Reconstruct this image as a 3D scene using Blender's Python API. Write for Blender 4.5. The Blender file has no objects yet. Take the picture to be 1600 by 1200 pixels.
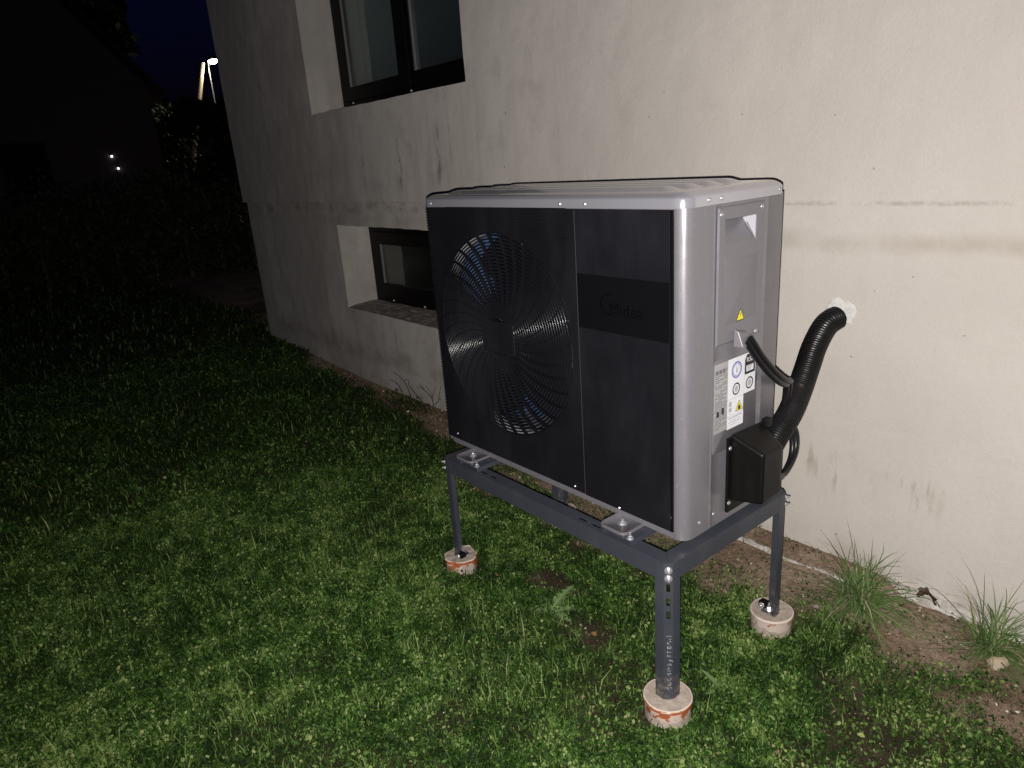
import bpy, bmesh, math, random
import numpy as np
from mathutils import Vector, Matrix

random.seed(7)
rng = np.random.default_rng(11)
SC = bpy.context.scene
COL = SC.collection
PI = math.pi

# ------------------------------------------------------------------ camera
CAM_LOC = Vector((2.0201, -2.1971, 1.4568))
CAM_ROT = (1.2582, 0.0699, 0.8790)
cam = bpy.data.cameras.new("camera")
cam.sensor_fit = 'HORIZONTAL'
cam.sensor_width = 36.0
cam.lens = 36.0 * 1092.9 / 1600.0
cam.clip_start = 0.05
cam.clip_end = 600
cam_o = bpy.data.objects.new("camera", cam)
cam_o.location = CAM_LOC
cam_o.rotation_euler = CAM_ROT
COL.objects.link(cam_o)
SC.camera = cam_o

# ------------------------------------------------------------------ night sky
W = bpy.data.worlds.new("World")
SC.world = W
W.use_nodes = True
wn = W.node_tree.nodes
wl = W.node_tree.links
sky_n = wn.new("ShaderNodeTexSky")
sky_n.sky_type = 'NISHITA'
sky_n.sun_disc = False
sky_n.sun_elevation = math.radians(-2.0)
sky_n.sun_rotation = math.radians(180)
sky_n.ozone_density = 6.0
wn["Background"].inputs["Strength"].default_value = 0.08
wl.new(sky_n.outputs[0], wn["Background"].inputs["Color"])

# ------------------------------------------------------------------ the flash that lit the photograph
fl = bpy.data.lights.new("camera_flash", 'SPOT')
fl.energy = 272.0
fl.color = (1.0, 0.955, 0.915)
fl.spot_size = math.radians(158)
fl.spot_blend = 1.0
fl.shadow_soft_size = 0.004
fl_o = bpy.data.objects.new("camera_flash", fl)
fl_o.location = (2.009, -2.196, 1.434)
fl_o.rotation_euler = (1.2582, 0.0699, 0.8790 - 0.10)
COL.objects.link(fl_o)

SC.view_settings.view_transform = 'Standard'
SC.view_settings.look = 'None'
SC.view_settings.exposure = 0.0
SC.view_settings.gamma = 1.0
SC.view_settings.use_curve_mapping = False
SC.render.engine = 'CYCLES'
SC.cycles.use_denoising = True
SC.cycles.max_bounces = 8
SC.cycles.sample_clamp_indirect = 6.0

# ------------------------------------------------------------------ materials
def mat(name, col=(.5, .5, .5), rough=.5, metal=0., spec=.5, **kw):
    m = bpy.data.materials.new(name)
    m.use_nodes = True
    b = m.node_tree.nodes["Principled BSDF"]
    b.inputs["Base Color"].default_value = (*col, 1)
    b.inputs["Roughness"].default_value = rough
    b.inputs["Metallic"].default_value = metal
    b.inputs["Specular IOR Level"].default_value = spec
    for k, v in kw.items():
        b.inputs[k].default_value = v
    return m


class NT:
    """small helper round a material's node tree"""
    def __init__(s, m):
        s.m = m
        s.t = m.node_tree
        s.b = s.t.nodes["Principled BSDF"]
        s.geo = None

    def n(s, kind, **kw):
        x = s.t.nodes.new("ShaderNode" + kind)
        for k, v in kw.items():
            if k in x.inputs.keys():
                s.put(x.inputs[k], v)
            else:
                setattr(x, k, v)
        return x

    def put(s, sock, v):
        if hasattr(v, "links") or isinstance(v, bpy.types.NodeSocket):
            s.t.links.new(v, sock)
        else:
            sock.default_value = v

    def pos(s):
        if s.geo is None:
            s.geo = s.n("NewGeometry")
        return s.geo.outputs["Position"]

    def obj(s):
        return s.n("TexCoord").outputs["Object"]

    def xyz(s, v=None):
        x = s.n("SeparateXYZ")
        s.put(x.inputs[0], v or s.pos())
        return x.outputs

    def math(s, op, a, b=0., c=0., clamp=False):
        x = s.n("Math", operation=op, use_clamp=clamp)
        for i, v in enumerate((a, b, c)):
            s.put(x.inputs[i], v)
        return x.outputs[0]

    def scale(s, v, k):
        x = s.n("Mapping")
        s.put(x.inputs["Vector"], v)
        x.inputs["Scale"].default_value = k
        return x.outputs[0]

    def noise(s, scale, detail=4., rough=.55, vec=None, dist=0.):
        x = s.n("TexNoise")
        s.put(x.inputs["Vector"], vec or s.pos())
        x.inputs["Scale"].default_value = scale
        x.inputs["Detail"].default_value = detail
        x.inputs["Roughness"].default_value = rough
        x.inputs["Distortion"].default_value = dist
        return x.outputs["Fac"]

    def ramp(s, f, stops):
        x = s.n("ValToRGB")
        s.put(x.inputs[0], f)
        e = x.color_ramp.elements
        while len(e) < len(stops):
            e.new(.5)
        for q, (p, c) in zip(e, stops):
            q.position = p
            q.color = (*c, 1) if hasattr(c, "__len__") else (c, c, c, 1)
        return x.outputs[0]

    def smooth(s, f, lo, hi, a=0., b=1.):
        x = s.n("MapRange", interpolation_type='SMOOTHSTEP')
        s.put(x.inputs[0], f)
        for i, v in enumerate((lo, hi, a, b)):
            x.inputs[i + 1].default_value = v
        return x.outputs[0]

    def mix(s, f, a, b, mode='MIX'):
        x = s.n("Mix", data_type='RGBA', blend_type=mode)
        s.put(x.inputs[0], f)
        for i, v in ((6, a), (7, b)):
            if isinstance(v, tuple):
                v = (*v, 1)
            s.put(x.inputs[i], v)
        return x.outputs[2]

    def bump(s, h, strength, dist=.01):
        x = s.n("Bump")
        s.put(x.inputs["Height"], h)
        x.inputs["Strength"].default_value = strength
        x.inputs["Distance"].default_value = dist
        s.t.links.new(x.outputs[0], s.b.inputs["Normal"])

    def color(s, c):
        s.put(s.b.inputs["Base Color"], c)

    def rough(s, c):
        s.put(s.b.inputs["Roughness"], c)


def stucco():
    m = mat("painted_stucco", rough=.85, spec=.2)
    t = NT(m)
    X, Y, Z = t.xyz()
    big = t.noise(1.1, 5, .6)
    c = t.mix(t.smooth(big, .35, .68), (.590, .545, .500), (.660, .612, .565))
    fine = t.noise(60, 3, .6)
    blot = t.noise(1., 5, .65, t.scale(t.pos(), (30, 30, 14)))
    c = t.mix(t.smooth(fine, .3, .7, 0, .16), c, (.50, .47, .42))
    # rain streaks: stretched along z
    st = t.noise(1.0, 6, .62, t.scale(t.pos(), (9, 9, .55)))
    reach = t.math('MULTIPLY', t.smooth(X, .4, -1.2), t.smooth(Z, 2.1, 1.6))
    c = t.mix(t.math('MULTIPLY', t.smooth(st, .42, .78), t.math('MULTIPLY_ADD', reach, .34, .04)), c, (.29, .265, .235))
    # grime that has settled on the weather end of the wall
    gr_ = t.math('MULTIPLY', t.math('ADD', t.math('MULTIPLY', t.smooth(X, -.4, -3.2), .5), t.math('MULTIPLY', t.smooth(t.math('ADD', X, t.math('MULTIPLY_ADD', t.noise(3, 3), .2, -.1)), -2.06, -2.36), .5)), t.smooth(t.math('ADD', t.noise(1.7, 6, .62), t.math('MULTIPLY', st, .35)), .40, .72, .25, 1.))
    c = t.mix(t.math('MULTIPLY', gr_, .60), c, (.285, .262, .238))
    ls = t.noise(1., 4, .6, t.scale(t.pos(), (14, 14, .5)))
    c = t.mix(t.math('MULTIPLY', t.smooth(ls, .60, .74), t.math('MULTIPLY', reach, .35)), c, (.58, .54, .49))
    cl = t.noise(5.5, 6, .68)
    c = t.mix(t.math('MULTIPLY', t.smooth(cl, .52, .72), t.smooth(X, 1., -1.5, .06, .42)), c, (.33, .30, .27))
    # single runs below the windows
    wob = t.math('MULTIPLY_ADD', t.noise(7, 3), .05, -.025)
    Xw = t.math('ADD', X, wob)
    for (cx, hw, z0, z1, k) in ((-2.05, .018, 1.27, 1.58, .55), (-1.62, .016, 1.28, 1.66, .8), (-1.22, .024, 1.30, 1.70, .8), (-1.28, .05, 1.28, 1.45, .35), (-1.66, .06, 1.26, 1.44, .3),
                                (-1.10, .014, 1.42, 1.72, .45), (-1.95, .012, .33, .50, .5), (-1.52, .012, .25, .40, .5), (-1.35, .02, .15, .38, .4)):
        a = t.smooth(t.math('ABSOLUTE', t.math('SUBTRACT', Xw, cx)), hw * 1.7, 0.)
        b = t.math('MULTIPLY', t.smooth(Z, z0, z0 + .12), t.smooth(Z, z1, z1 - .12))
        f = t.math('MULTIPLY', t.math('MULTIPLY', a, b), t.math('MULTIPLY', k * .8, t.smooth(blot, .38, .60)))
        c = t.mix(f, c, (.13, .11, .09))
    # smudged band where water stood below the plinth line
    wz = t.math('ADD', Z, t.math('MULTIPLY_ADD', t.noise(2.3, 3), .16, -.08))
    band = t.math('MULTIPLY', t.smooth(t.math('ABSOLUTE', t.math('SUBTRACT', wz, 1.150)), .050, .0), t.smooth(t.noise(3.1, 4), .38, .6))
    c = t.mix(t.math('MULTIPLY', band, .44), c, (.36, .32, .245))
    band2 = t.math('MULTIPLY', t.smooth(t.math('ABSOLUTE', t.math('SUBTRACT', wz, 1.225)), .05, .0), t.smooth(X, .5, -.8))
    c = t.mix(t.math('MULTIPLY', band2, t.smooth(t.noise(9, 5, .7), .42, .68, 0, .7)), c, (.20, .175, .15))
    # splash marks low on the wall
    sp = t.noise(1.0, 4, .6, t.scale(t.pos(), (26, 26, 5)))
    low = t.math('MULTIPLY', t.smooth(t.math('ABSOLUTE', t.math('SUBTRACT', wz, .37)), .09, .02), t.smooth(t.noise(3.7, 2), .45, .6))
    c = t.mix(t.math('MULTIPLY', t.math('MULTIPLY', t.smooth(sp, .5, .66), low), .6), c, (.30, .27, .19))
    band3 = t.math('MULTIPLY', t.smooth(t.math('ABSOLUTE', t.math('SUBTRACT', wz, .22)), .10, .02), t.smooth(X, .3, -.8))
    c = t.mix(t.math('MULTIPLY', band3, t.smooth(t.noise(4, 5, .65), .4, .62, 0, .55)), c, (.24, .205, .17))
    foot = t.math('MULTIPLY', t.smooth(wz, .16, -.02), t.smooth(t.noise(8, 5, .65), .34, .66))
    c = t.mix(t.math('MULTIPLY', foot, .5), c, (.28, .225, .175))
    crk = t.math('MULTIPLY', t.smooth(t.math('ABSOLUTE', t.math('SUBTRACT', t.math('ADD', Z, t.math('MULTIPLY_ADD', t.noise(20, 3), .006, -.003)), 1.2525)), .011, .001), t.smooth(t.noise(13, 5, .7), .42, .60))
    c = t.mix(t.math('MULTIPLY', crk, .38), c, (.20, .175, .15))
    # tiny dark flecks
    fk = t.noise(38, 1, .3)
    c = t.mix(t.smooth(fk, .80, .84, 0, .6), c, (.12, .10, .08))
    t.color(c)
    t.bump(t.math('ADD', t.noise(170, 4, .7), t.math('MULTIPLY', t.noise(7, 4), 1.4)), .55, .004)
    return m


def soil_mat():
    m = mat("soil", rough=1., spec=.1)
    t = NT(m)
    n1 = t.noise(3, 6, .65)
    n2 = t.noise(45, 5, .7)
    c = t.mix(t.smooth(n1, .35, .65), (.30, .205, .140), (.50, .375, .280))
    c = t.mix(t.smooth(n2, .38, .72, 0, .7), c, (.135, .098, .070))
    c = t.mix(t.smooth(t.noise(130, 3), .62, .75, 0, .8), c, (.30, .25, .20))
    X, Y, Z = t.xyz()
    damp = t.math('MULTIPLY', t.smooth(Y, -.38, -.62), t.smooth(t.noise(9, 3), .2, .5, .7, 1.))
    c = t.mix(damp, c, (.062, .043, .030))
    a = t.n("Attribute", attribute_name="turf").outputs["Fac"]
    under = t.mix(t.smooth(n2, .35, .65), (.018, .030, .009), (.050, .052, .024))
    c = t.mix(a, c, under)
    t.color(c)
    t.bump(t.math('ADD', t.noise(60, 6, .7), t.math('MULTIPLY', t.noise(220, 3), .5)), .9, .02)
    return m


def leaf_mat(name, stops, rough=.5, trans=.25, spec=.35):
    m = mat(name, rough=rough, spec=spec)
    t = NT(m)
    a = t.n("Attribute", attribute_name="tint").outputs["Fac"]
    c = t.ramp(a, stops)
    t.color(c)
    tr = t.n("BsdfTranslucent")
    t.t.links.new(c, tr.inputs[0])
    mx = t.n("MixShader")
    mx.inputs[0].default_value = trans
    out = t.t.nodes["Material Output"]
    t.t.links.new(t.b.outputs[0], mx.inputs[1])
    t.t.links.new(tr.outputs[0], mx.inputs[2])
    t.t.links.new(mx.outputs[0], out.inputs[0])
    return m


def silver_paint():
    m = mat("silver_grey_paint", (.30, .29, .31), .34, .35, .4)
    t = NT(m)
    n = t.noise(900, 2, .5)
    c = t.mix(t.smooth(n, .35, .65), (.172, .165, .185), (.240, .231, .254))
    d = t.noise(5, 5, .6)
    c = t.mix(t.smooth(d, .5, .75, 0, .3), c, (.21, .195, .19))
    run = t.noise(1., 5, .65, t.scale(t.pos(), (60, 60, 2.2)))
    c = t.mix(t.smooth(run, .54, .74, 0, .22), c, (.30, .285, .27))
    spot = t.noise(55, 2, .5)
    c = t.mix(t.smooth(spot, .68, .74, 0, .30), c, (.34, .32, .30))
    t.color(c)
    t.rough(t.math('ADD', t.smooth(t.noise(14, 4), .3, .7, .27, .36), t.smooth(run, .5, .75, 0, .10)))
    t.bump(t.math('ADD', t.math('MULTIPLY', t.noise(420, 2, .5), .12), t.math('MULTIPLY', t.noise(4.5, 3, .5), 3.2)), .10, .0035)
    return m


def black_plastic(name, col, r0, r1, bump=.08, spec=.5):
    m = mat(name, col, r0, 0, spec)
    t = NT(m)
    d = t.noise(6, 5, .6, t.scale(t.pos(), (1, 1, .35)))
    c = t.mix(t.smooth(d, .42, .7, 0, .55), col, tuple(x * 1.9 + .004 for x in col))
    t.color(c)
    t.rough(t.smooth(t.noise(11, 4), .3, .7, r0, r1))
    t.bump(t.noise(500, 2, .5), bump, .002)
    return m


def slate_paint():
    m = mat("slate_powder_coat", (.042, .046, .060), .42, 0., .5)
    t = NT(m)
    n = t.noise(9, 5, .6)
    c = t.mix(t.smooth(n, .45, .75, 0, .5), (.040, .044, .058), (.060, .062, .070))
    X, Y, Z = t.xyz()
    c = t.mix(t.math('MULTIPLY', t.smooth(Z, .17, .06), t.smooth(t.noise(60, 5, .7), .45, .66)), c, (.17, .14, .11))
    c = t.mix(t.smooth(t.noise(26, 5, .7), .60, .74, 0, .35), c, (.11, .105, .10))
    fk = t.noise(160, 2, .4)
    c = t.mix(t.smooth(fk, .73, .78, 0, .6), c, (.14, .14, .14))
    t.color(c)
    t.bump(t.noise(600, 2, .6), .12, .002)
    return m


def concrete(name, a, b):
    m = mat(name, rough=.95, spec=.15)
    t = NT(m)
    c = t.mix(t.smooth(t.noise(35, 5, .65), .35, .68), a, b)
    c = t.mix(t.smooth(t.noise(190, 2), .6, .72, 0, .5), c, tuple(x * .45 for x in a))
    t.color(c)
    t.bump(t.noise(140, 5, .7), .6, .006)
    return m


def collar_mat(name, lo):
    m = mat(name, rough=.6, spec=.3)
    t = NT(m)
    v = t.obj()
    n = t.noise(33, 4, .6, v)
    z = t.xyz(v)[2]
    mask = t.smooth(n, lo, lo + .05)
    if lo > .4:
        band = t.math('MULTIPLY', t.smooth(z, .044, .050), t.smooth(z, .0605, .0565))
        mask = t.math('MULTIPLY', mask, t.math('SUBTRACT', 1.0, t.math('MULTIPLY', band, t.smooth(t.noise(30, 3, .6, v), .36, .46))))
    mask = t.math('MAXIMUM', mask, t.smooth(z, .0590, .0606), 0, True)
    c = t.mix(mask, (.40, .115, .045), (.60, .50, .43))
    c = t.mix(t.math('MULTIPLY', t.smooth(z, .022, .0), t.smooth(t.noise(40, 4, .6, v), .3, .6)), c, (.20, .12, .075))
    t.color(c)
    t.bump(mask, .4, .004)
    return m


M = dict(
    wall=stucco(), soil=soil_mat(), silver=silver_paint(), slate=slate_paint(),
    panel=black_plastic("matt_black_panel", (.0062, .0060, .0080), .50, .60, .08, .22),
    fascia=black_plastic("matt_black_fascia", (.0062, .0060, .0084), .50, .60, .08, .22),
    grille=black_plastic("black_grille_plastic", (.0065, .0065, .0085), .17, .22, .0, .4),
    lit_silver=mat("silver_painted_lit", (.40, .395, .43), .3),  # casing silver made paler, as if lit, for one pocket wall
    gloss=mat("gloss_black_strip", (.0046, .0045, .0058), .12),
    logo=mat("logo_print", (.0012, .0012, .0020), .6, 0, .08),
    hosem=black_plastic("black_hose_plastic", (.0045, .0045, .005), .26, .34, .02, .32),
    boxm=black_plastic("black_box_plastic", (.0046, .0042, .0040), .36, .46, .06, .22),
    cable=black_plastic("black_cable_sheath", (.006, .006, .0075), .28, .36, .03, .3),
    zinc=mat("zinc_plated_steel", (.62, .63, .66), .28, .75),
    lidm=mat("lid_silver_paint", (.50, .495, .55), .15, .62, .5, **{"Coat Weight": 1.0, "Coat Roughness": .05}),
    shroud=mat("galvanised_shroud", (.46, .47, .50), .4, .3),
    fan=mat("fan_blade_plastic", (.012, .013, .018), .35),
    frame=mat("dark_brown_frame", (.0042, .0028, .0026), .45, 0, .18),
    stk_white=mat("white_sticker", (.74, .74, .78), .4),
    stk_grey=mat("silver_rating_label", (.42, .42, .43), .35, .3),
    yellow=mat("warning_yellow", (.78, .66, .03), .45),
    ink=mat("printed_black", (.015, .015, .017), .5),
    inkgrey=mat("printed_grey", (.16, .16, .17), .5),
    inkpale=mat("printed_pale_grey", (.40, .40, .44), .5),
    blue=mat("printed_blue", (.06, .09, .42), .5),
    conc=concrete("footing_concrete", (.36, .30, .25), (.46, .40, .34)),
    mortar=concrete("pale_mortar", (.42, .38, .34), (.68, .65, .62)),
    sillm=concrete("rough_sill_masonry", (.20, .165, .145), (.42, .37, .33)),
    collar=collar_mat("orange_pipe_with_mortar", .485), collar2=collar_mat("pipe_smeared_white", .39), collar3=collar_mat("broken_pipe_with_mortar", .515),
    foam=concrete("white_foam", (.66, .64, .62), (.80, .785, .77)),
    plaster=mat("inner_plaster", (.58, .62, .60), .9),
    cellar=mat("cellar_plaster", (.26, .25, .225), .9),
    room=mat("room_paint", (.16, .185, .19), .9),
    stone=concrete("pebble_stone", (.34, .29, .25), (.56, .52, .48)),
    whitestone=concrete("white_pebble", (.62, .58, .55), (.80, .78, .76)),
    bark=mat("bark", (.10, .075, .055), .95),
    brownleaf=mat("dry_leaf", (.038, .013, .008), .6),
    orangeleaf=mat("fallen_leaf_orange", (.27, .13, .055), .6),
    twig=mat("dry_twig", (.05, .032, .022), .9),
    pole=concrete("weathered_timber", (.30, .25, .18), (.46, .40, .30)),
    steel=mat("grey_steel", (.22, .22, .22), .5, .5),
    roof=mat("dark_red_roof", (.09, .045, .035), .9),
    housewall=mat("neighbour_wall", (.16, .12, .10), .9),
)
g = M['gloss']
# blue fins of the coil
mcoil = mat("blue_coil_fins", (.05, .12, .36), .35, .3)
tt = NT(mcoil)
wv = tt.n("TexWave", wave_type='BANDS', bands_direction='X')
wv.inputs["Scale"].default_value = 60
tt.put(wv.inputs["Vector"], tt.pos())
tt.color(tt.mix(wv.outputs["Fac"], (.030, .055, .14), (.10, .16, .30)))
M['coil'] = mcoil
m2 = mat("blue_coil_fins_side", (.05, .12, .36), .35, .3)
tt = NT(m2)
wv = tt.n("TexWave", wave_type='BANDS', bands_direction='Y')
wv.inputs["Scale"].default_value = 60
tt.put(wv.inputs["Vector"], tt.pos())
tt.color(tt.mix(wv.outputs["Fac"], (.030, .060, .16), (.12, .20, .36)))
M['coilside'] = m2
# glass
gm = bpy.data.materials.new("window_glass")
gm.use_nodes = True
t = NT(gm)
for kk, vv in (("Base Color", (.80, .86, .84, 1)), ("Roughness", .02), ("IOR", 1.45), ("Transmission Weight", 1.0)):
    t.b.inputs[kk].default_value = vv
M['glass'] = gm

GRASS = [(0, (.007, .023, .003)), (.35, (.032, .076, .012)), (.62, (.082, .164, .029)), (.85, (.205, .295, .082)), (.95, (.29, .32, .130)), (1, (.38, .32, .19))]
M['grass'] = leaf_mat("grass_blades", GRASS, .55, .25, .2)
M['clover'] = leaf_mat("lawn_leaves", GRASS, .55, .2, .2)
M['tuft'] = leaf_mat("tuft_blades", [(0, (.048, .100, .024)), (.5, (.120, .205, .060)), (.85, (.23, .31, .13)), (1, (.44, .38, .25))], .5, .2, .25)
M['dandelion'] = leaf_mat("dandelion_leaf", [(0, (.075, .16, .045)), (1, (.24, .34, .14))], .45, .3)
M['hedge'] = leaf_mat("hedge_leaves", [(0, (.012, .018, .007)), (1, (.045, .050, .022))], .6, .2)
M['treeleaf'] = leaf_mat("tree_leaves", [(0, (.010, .014, .006)), (.85, (.03, .036, .016)), (1, (.14, .15, .07))], .5, .3)
M['crumb'] = leaf_mat("soil_crumbs", [(0, (.08, .056, .04)), (.6, (.27, .19, .135)), (.9, (.48, .39, .30)), (1, (.70, .66, .60))], .95, .0, .1)


def emit(name, col, s):
    m = bpy.data.materials.new(name)
    m.use_nodes = True
    b = m.node_tree.nodes["Principled BSDF"]
    b.inputs["Base Color"].default_value = (*col, 1)
    b.inputs["Emission Color"].default_value = (*col, 1)
    b.inputs["Emission Strength"].default_value = s
    return m


# ------------------------------------------------------------------ mesh helpers
class MB:
    def __init__(s):
        s.v = []
        s.f = []
        s.mi = []

    def add(s, vs, fs, mi=0):
        o = len(s.v)
        s.v += [tuple(p) for p in vs]
        s.f += [tuple(i + o for i in f) for f in fs]
        s.mi += [mi] * len(fs)
        return s

    def box(s, x0, x1, y0, y1, z0, z1):
        return s.add([(x0, y0, z0), (x1, y0, z0), (x1, y1, z0), (x0, y1, z0), (x0, y0, z1), (x1, y0, z1), (x1, y1, z1), (x0, y1, z1)],
                     [(0, 3, 2, 1), (4, 5, 6, 7), (0, 1, 5, 4), (1, 2, 6, 5), (2, 3, 7, 6), (3, 0, 4, 7)])

    def loops(s, L, closed=True, cap0=True, cap1=True):
        """skin a list of equal-length rings"""
        n = len(L[0])
        vs = [p for l in L for p in l]
        fs = []
        for i in range(len(L) - 1):
            for j in range(n if closed else n - 1):
                k = (j + 1) % n
                fs.append((i * n + j, i * n + k, (i + 1) * n + k, (i + 1) * n + j))
        if cap0:
            fs.append(tuple(range(n - 1, -1, -1)))
        if cap1:
            fs.append(tuple((len(L) - 1) * n + j for j in range(n)))
        return s.add(vs, fs)

    def cyl(s, p0, p1, r0, r1=None, n=16, caps=True):
        return s.tube([p0, p1], [r0, r0 if r1 is None else r1], n, caps)

    def tube(s, path, radii, n=12, caps=True, flat=None):
        P = [Vector(p) for p in path]
        if not hasattr(radii, "__len__"):
            radii = [radii] * len(P)
        L = []
        up = None
        for i, p in enumerate(P):
            d = (P[min(i + 1, len(P) - 1)] - P[max(i - 1, 0)]).normalized()
            if up is None:
                up = Vector((0, 0, 1)) if abs(d.z) < .9 else Vector((0, 1, 0))
            a = d.cross(up).normalized()
            up = a.cross(d).normalized()
            k = flat if flat else 1.
            L.append([p + radii[i] * (math.cos(2 * PI * j / n) * a * k + math.sin(2 * PI * j / n) * up) for j in range(n)])
        return s.loops(L, True, caps, caps)

    def lathe(s, prof, n=32, c=(0, 0, 0), cap0=False, cap1=False):
        return s.loops([[(c[0] + r * math.cos(2 * PI * j / n), c[1] + r * math.sin(2 * PI * j / n), c[2] + z) for j in range(n)] for r, z in prof], True, cap0, cap1)

    def build(s, name, m, parent=None, smooth=False, bevel=0., seg=2, origin=None, angle=35, kind=None):
        o = Vector(origin) if origin is not None else (parent_origin(parent))
        me = bpy.data.meshes.new(name)
        me.from_pydata([tuple(Vector(p) - o) for p in s.v], [], s.f)
        ms = m if isinstance(m, (list, tuple)) else [m]
        for q in ms:
            me.materials.append(q)
        if len(ms) > 1:
            me.polygons.foreach_set("material_index", s.mi)
        bm = bmesh.new()
        bm.from_mesh(me)
        bmesh.ops.recalc_face_normals(bm, faces=bm.faces)
        if bevel:
            es = [e for e in bm.edges if len(e.link_faces) == 2 and e.calc_face_angle(0) > math.radians(30)]
            bmesh.ops.bevel(bm, geom=es, offset=bevel, segments=seg, profile=.5, affect='EDGES', clamp_overlap=True)
        bm.to_mesh(me)
        bm.free()
        ob = link(name, me, parent, o)
        if smooth or bevel:
            me.polygons.foreach_set("use_smooth", [True] * len(me.polygons))
            me.set_sharp_from_angle(angle=math.radians(angle))
        if bevel:
            wm = ob.modifiers.new("weighted_normals", 'WEIGHTED_NORMAL')
            wm.weight = 80
            wm.keep_sharp = True
        if kind:
            ob["kind"] = kind
        return ob


ORIG = {}


def parent_origin(p):
    return ORIG.get(p.name, Vector((0, 0, 0))) if p else Vector((0, 0, 0))


def link(name, me, parent, o):
    ob = bpy.data.objects.new(name, me)
    COL.objects.link(ob)
    if parent:
        ob.parent = parent
        ob.location = o - parent_origin(parent)
    else:
        ob.location = o
    ORIG[ob.name] = o.copy()
    return ob


def thing(name, label, cat, loc=(0, 0, 0), group=None, kind=None):
    o = bpy.data.objects.new(name, None)
    COL.objects.link(o)
    o.location = loc
    ORIG[o.name] = Vector(loc)
    return tag(o, label, cat, group, kind)


def tag(o, label=None, cat=None, group=None, kind=None):
    if label:
        o["label"] = label
    if cat:
        o["category"] = cat
    if group:
        o["group"] = group
    if kind:
        o["kind"] = kind
    return o


def copy_tree(o, parent=None):
    c = o.copy()
    COL.objects.link(c)
    if parent:
        c.parent = parent
    for ch in list(o.children):
        copy_tree(ch, c)
    return c


def grid_plate(us, vs, skip, w0, w1, fn):
    """slab on a grid with holes; fn(u,v,w) -> point"""
    b = MB()
    nu, nv = len(us), len(vs)
    idx = {}

    def P(i, j, k):
        if (i, j, k) not in idx:
            idx[(i, j, k)] = len(b.v)
            b.v.append(tuple(fn(us[i], vs[j], (w0, w1)[k])))
        return idx[(i, j, k)]
    cell = [[not skip((us[i] + us[i + 1]) / 2, (vs[j] + vs[j + 1]) / 2) for j in range(nv - 1)] for i in range(nu - 1)]

    def at(i, j):
        return 0 <= i < nu - 1 and 0 <= j < nv - 1 and cell[i][j]
    for i in range(nu - 1):
        for j in range(nv - 1):
            if not cell[i][j]:
                continue
            F = [(P(i, j, 0), P(i + 1, j, 0), P(i + 1, j + 1, 0), P(i, j + 1, 0)), (P(i, j, 1), P(i, j + 1, 1), P(i + 1, j + 1, 1), P(i + 1, j, 1))]
            if not at(i - 1, j):
                F.append((P(i, j, 0), P(i, j + 1, 0), P(i, j + 1, 1), P(i, j, 1)))
            if not at(i + 1, j):
                F.append((P(i + 1, j, 0), P(i + 1, j, 1), P(i + 1, j + 1, 1), P(i + 1, j + 1, 0)))
            if not at(i, j - 1):
                F.append((P(i, j, 0), P(i, j, 1), P(i + 1, j, 1), P(i + 1, j, 0)))
            if not at(i, j + 1):
                F.append((P(i, j + 1, 0), P(i + 1, j + 1, 0), P(i + 1, j + 1, 1), P(i, j + 1, 1)))
            b.f += F
            b.mi += [0] * len(F)
    return b


def lines(a, b, step, extra=()):
    n = max(1, int(round(abs(b - a) / step)))
    L = list(np.linspace(a, b, n + 1)) + list(extra)
    L = sorted(L)
    out = [L[0]]
    for v in L[1:]:
        if v - out[-1] > step * .15 or v in extra:
            if v in extra and v - out[-1] <= step * .15 and len(out) > 1 and out[-1] not in extra:
                out[-1] = v
            elif v - out[-1] > 1e-6:
                out.append(v)
    return out


def rrect(x0, x1, y0, y1, r, n=6):
    """rounded rectangle outline, counter-clockwise"""
    P = []
    for cx, cy, a in ((x1 - r, y0 + r, -90), (x1 - r, y1 - r, 0), (x0 + r, y1 - r, 90), (x0 + r, y0 + r, 180)):
        for i in range(n + 1):
            q = math.radians(a + 90 * i / n)
            P.append((cx + r * math.cos(q), cy + r * math.sin(q)))
    return P


def text_obj(name, body, size, m, parent, mw, extrude=.0004, align='CENTER', spacing=1.0):
    c = bpy.data.curves.new(name, 'FONT')
    c.body = body
    c.size = size
    c.extrude = extrude
    c.align_x = align
    c.align_y = 'CENTER'
    c.space_character = spacing
    c.resolution_u = 3
    o = bpy.data.objects.new(name + "_tmp", c)
    COL.objects.link(o)
    dg = bpy.context.evaluated_depsgraph_get()
    me = bpy.data.meshes.new_from_object(o.evaluated_get(dg))
    bpy.data.objects.remove(o)
    bpy.data.curves.remove(c)
    me.name = name
    me.transform(Matrix.Translation(-parent_origin(parent)) @ mw)
    me.materials.clear()
    me.materials.append(m)
    return link(name, me, parent, parent_origin(parent))


def frame_m(o, ux, uy):
    """matrix with local x -> ux, y -> uy, at o"""
    ux, uy = Vector(ux).normalized(), Vector(uy).normalized()
    uz = ux.cross(uy)
    return Matrix(((ux.x, uy.x, uz.x, o[0]), (ux.y, uy.y, uz.y, o[1]), (ux.z, uy.z, uz.z, o[2]), (0, 0, 0, 1)))


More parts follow.
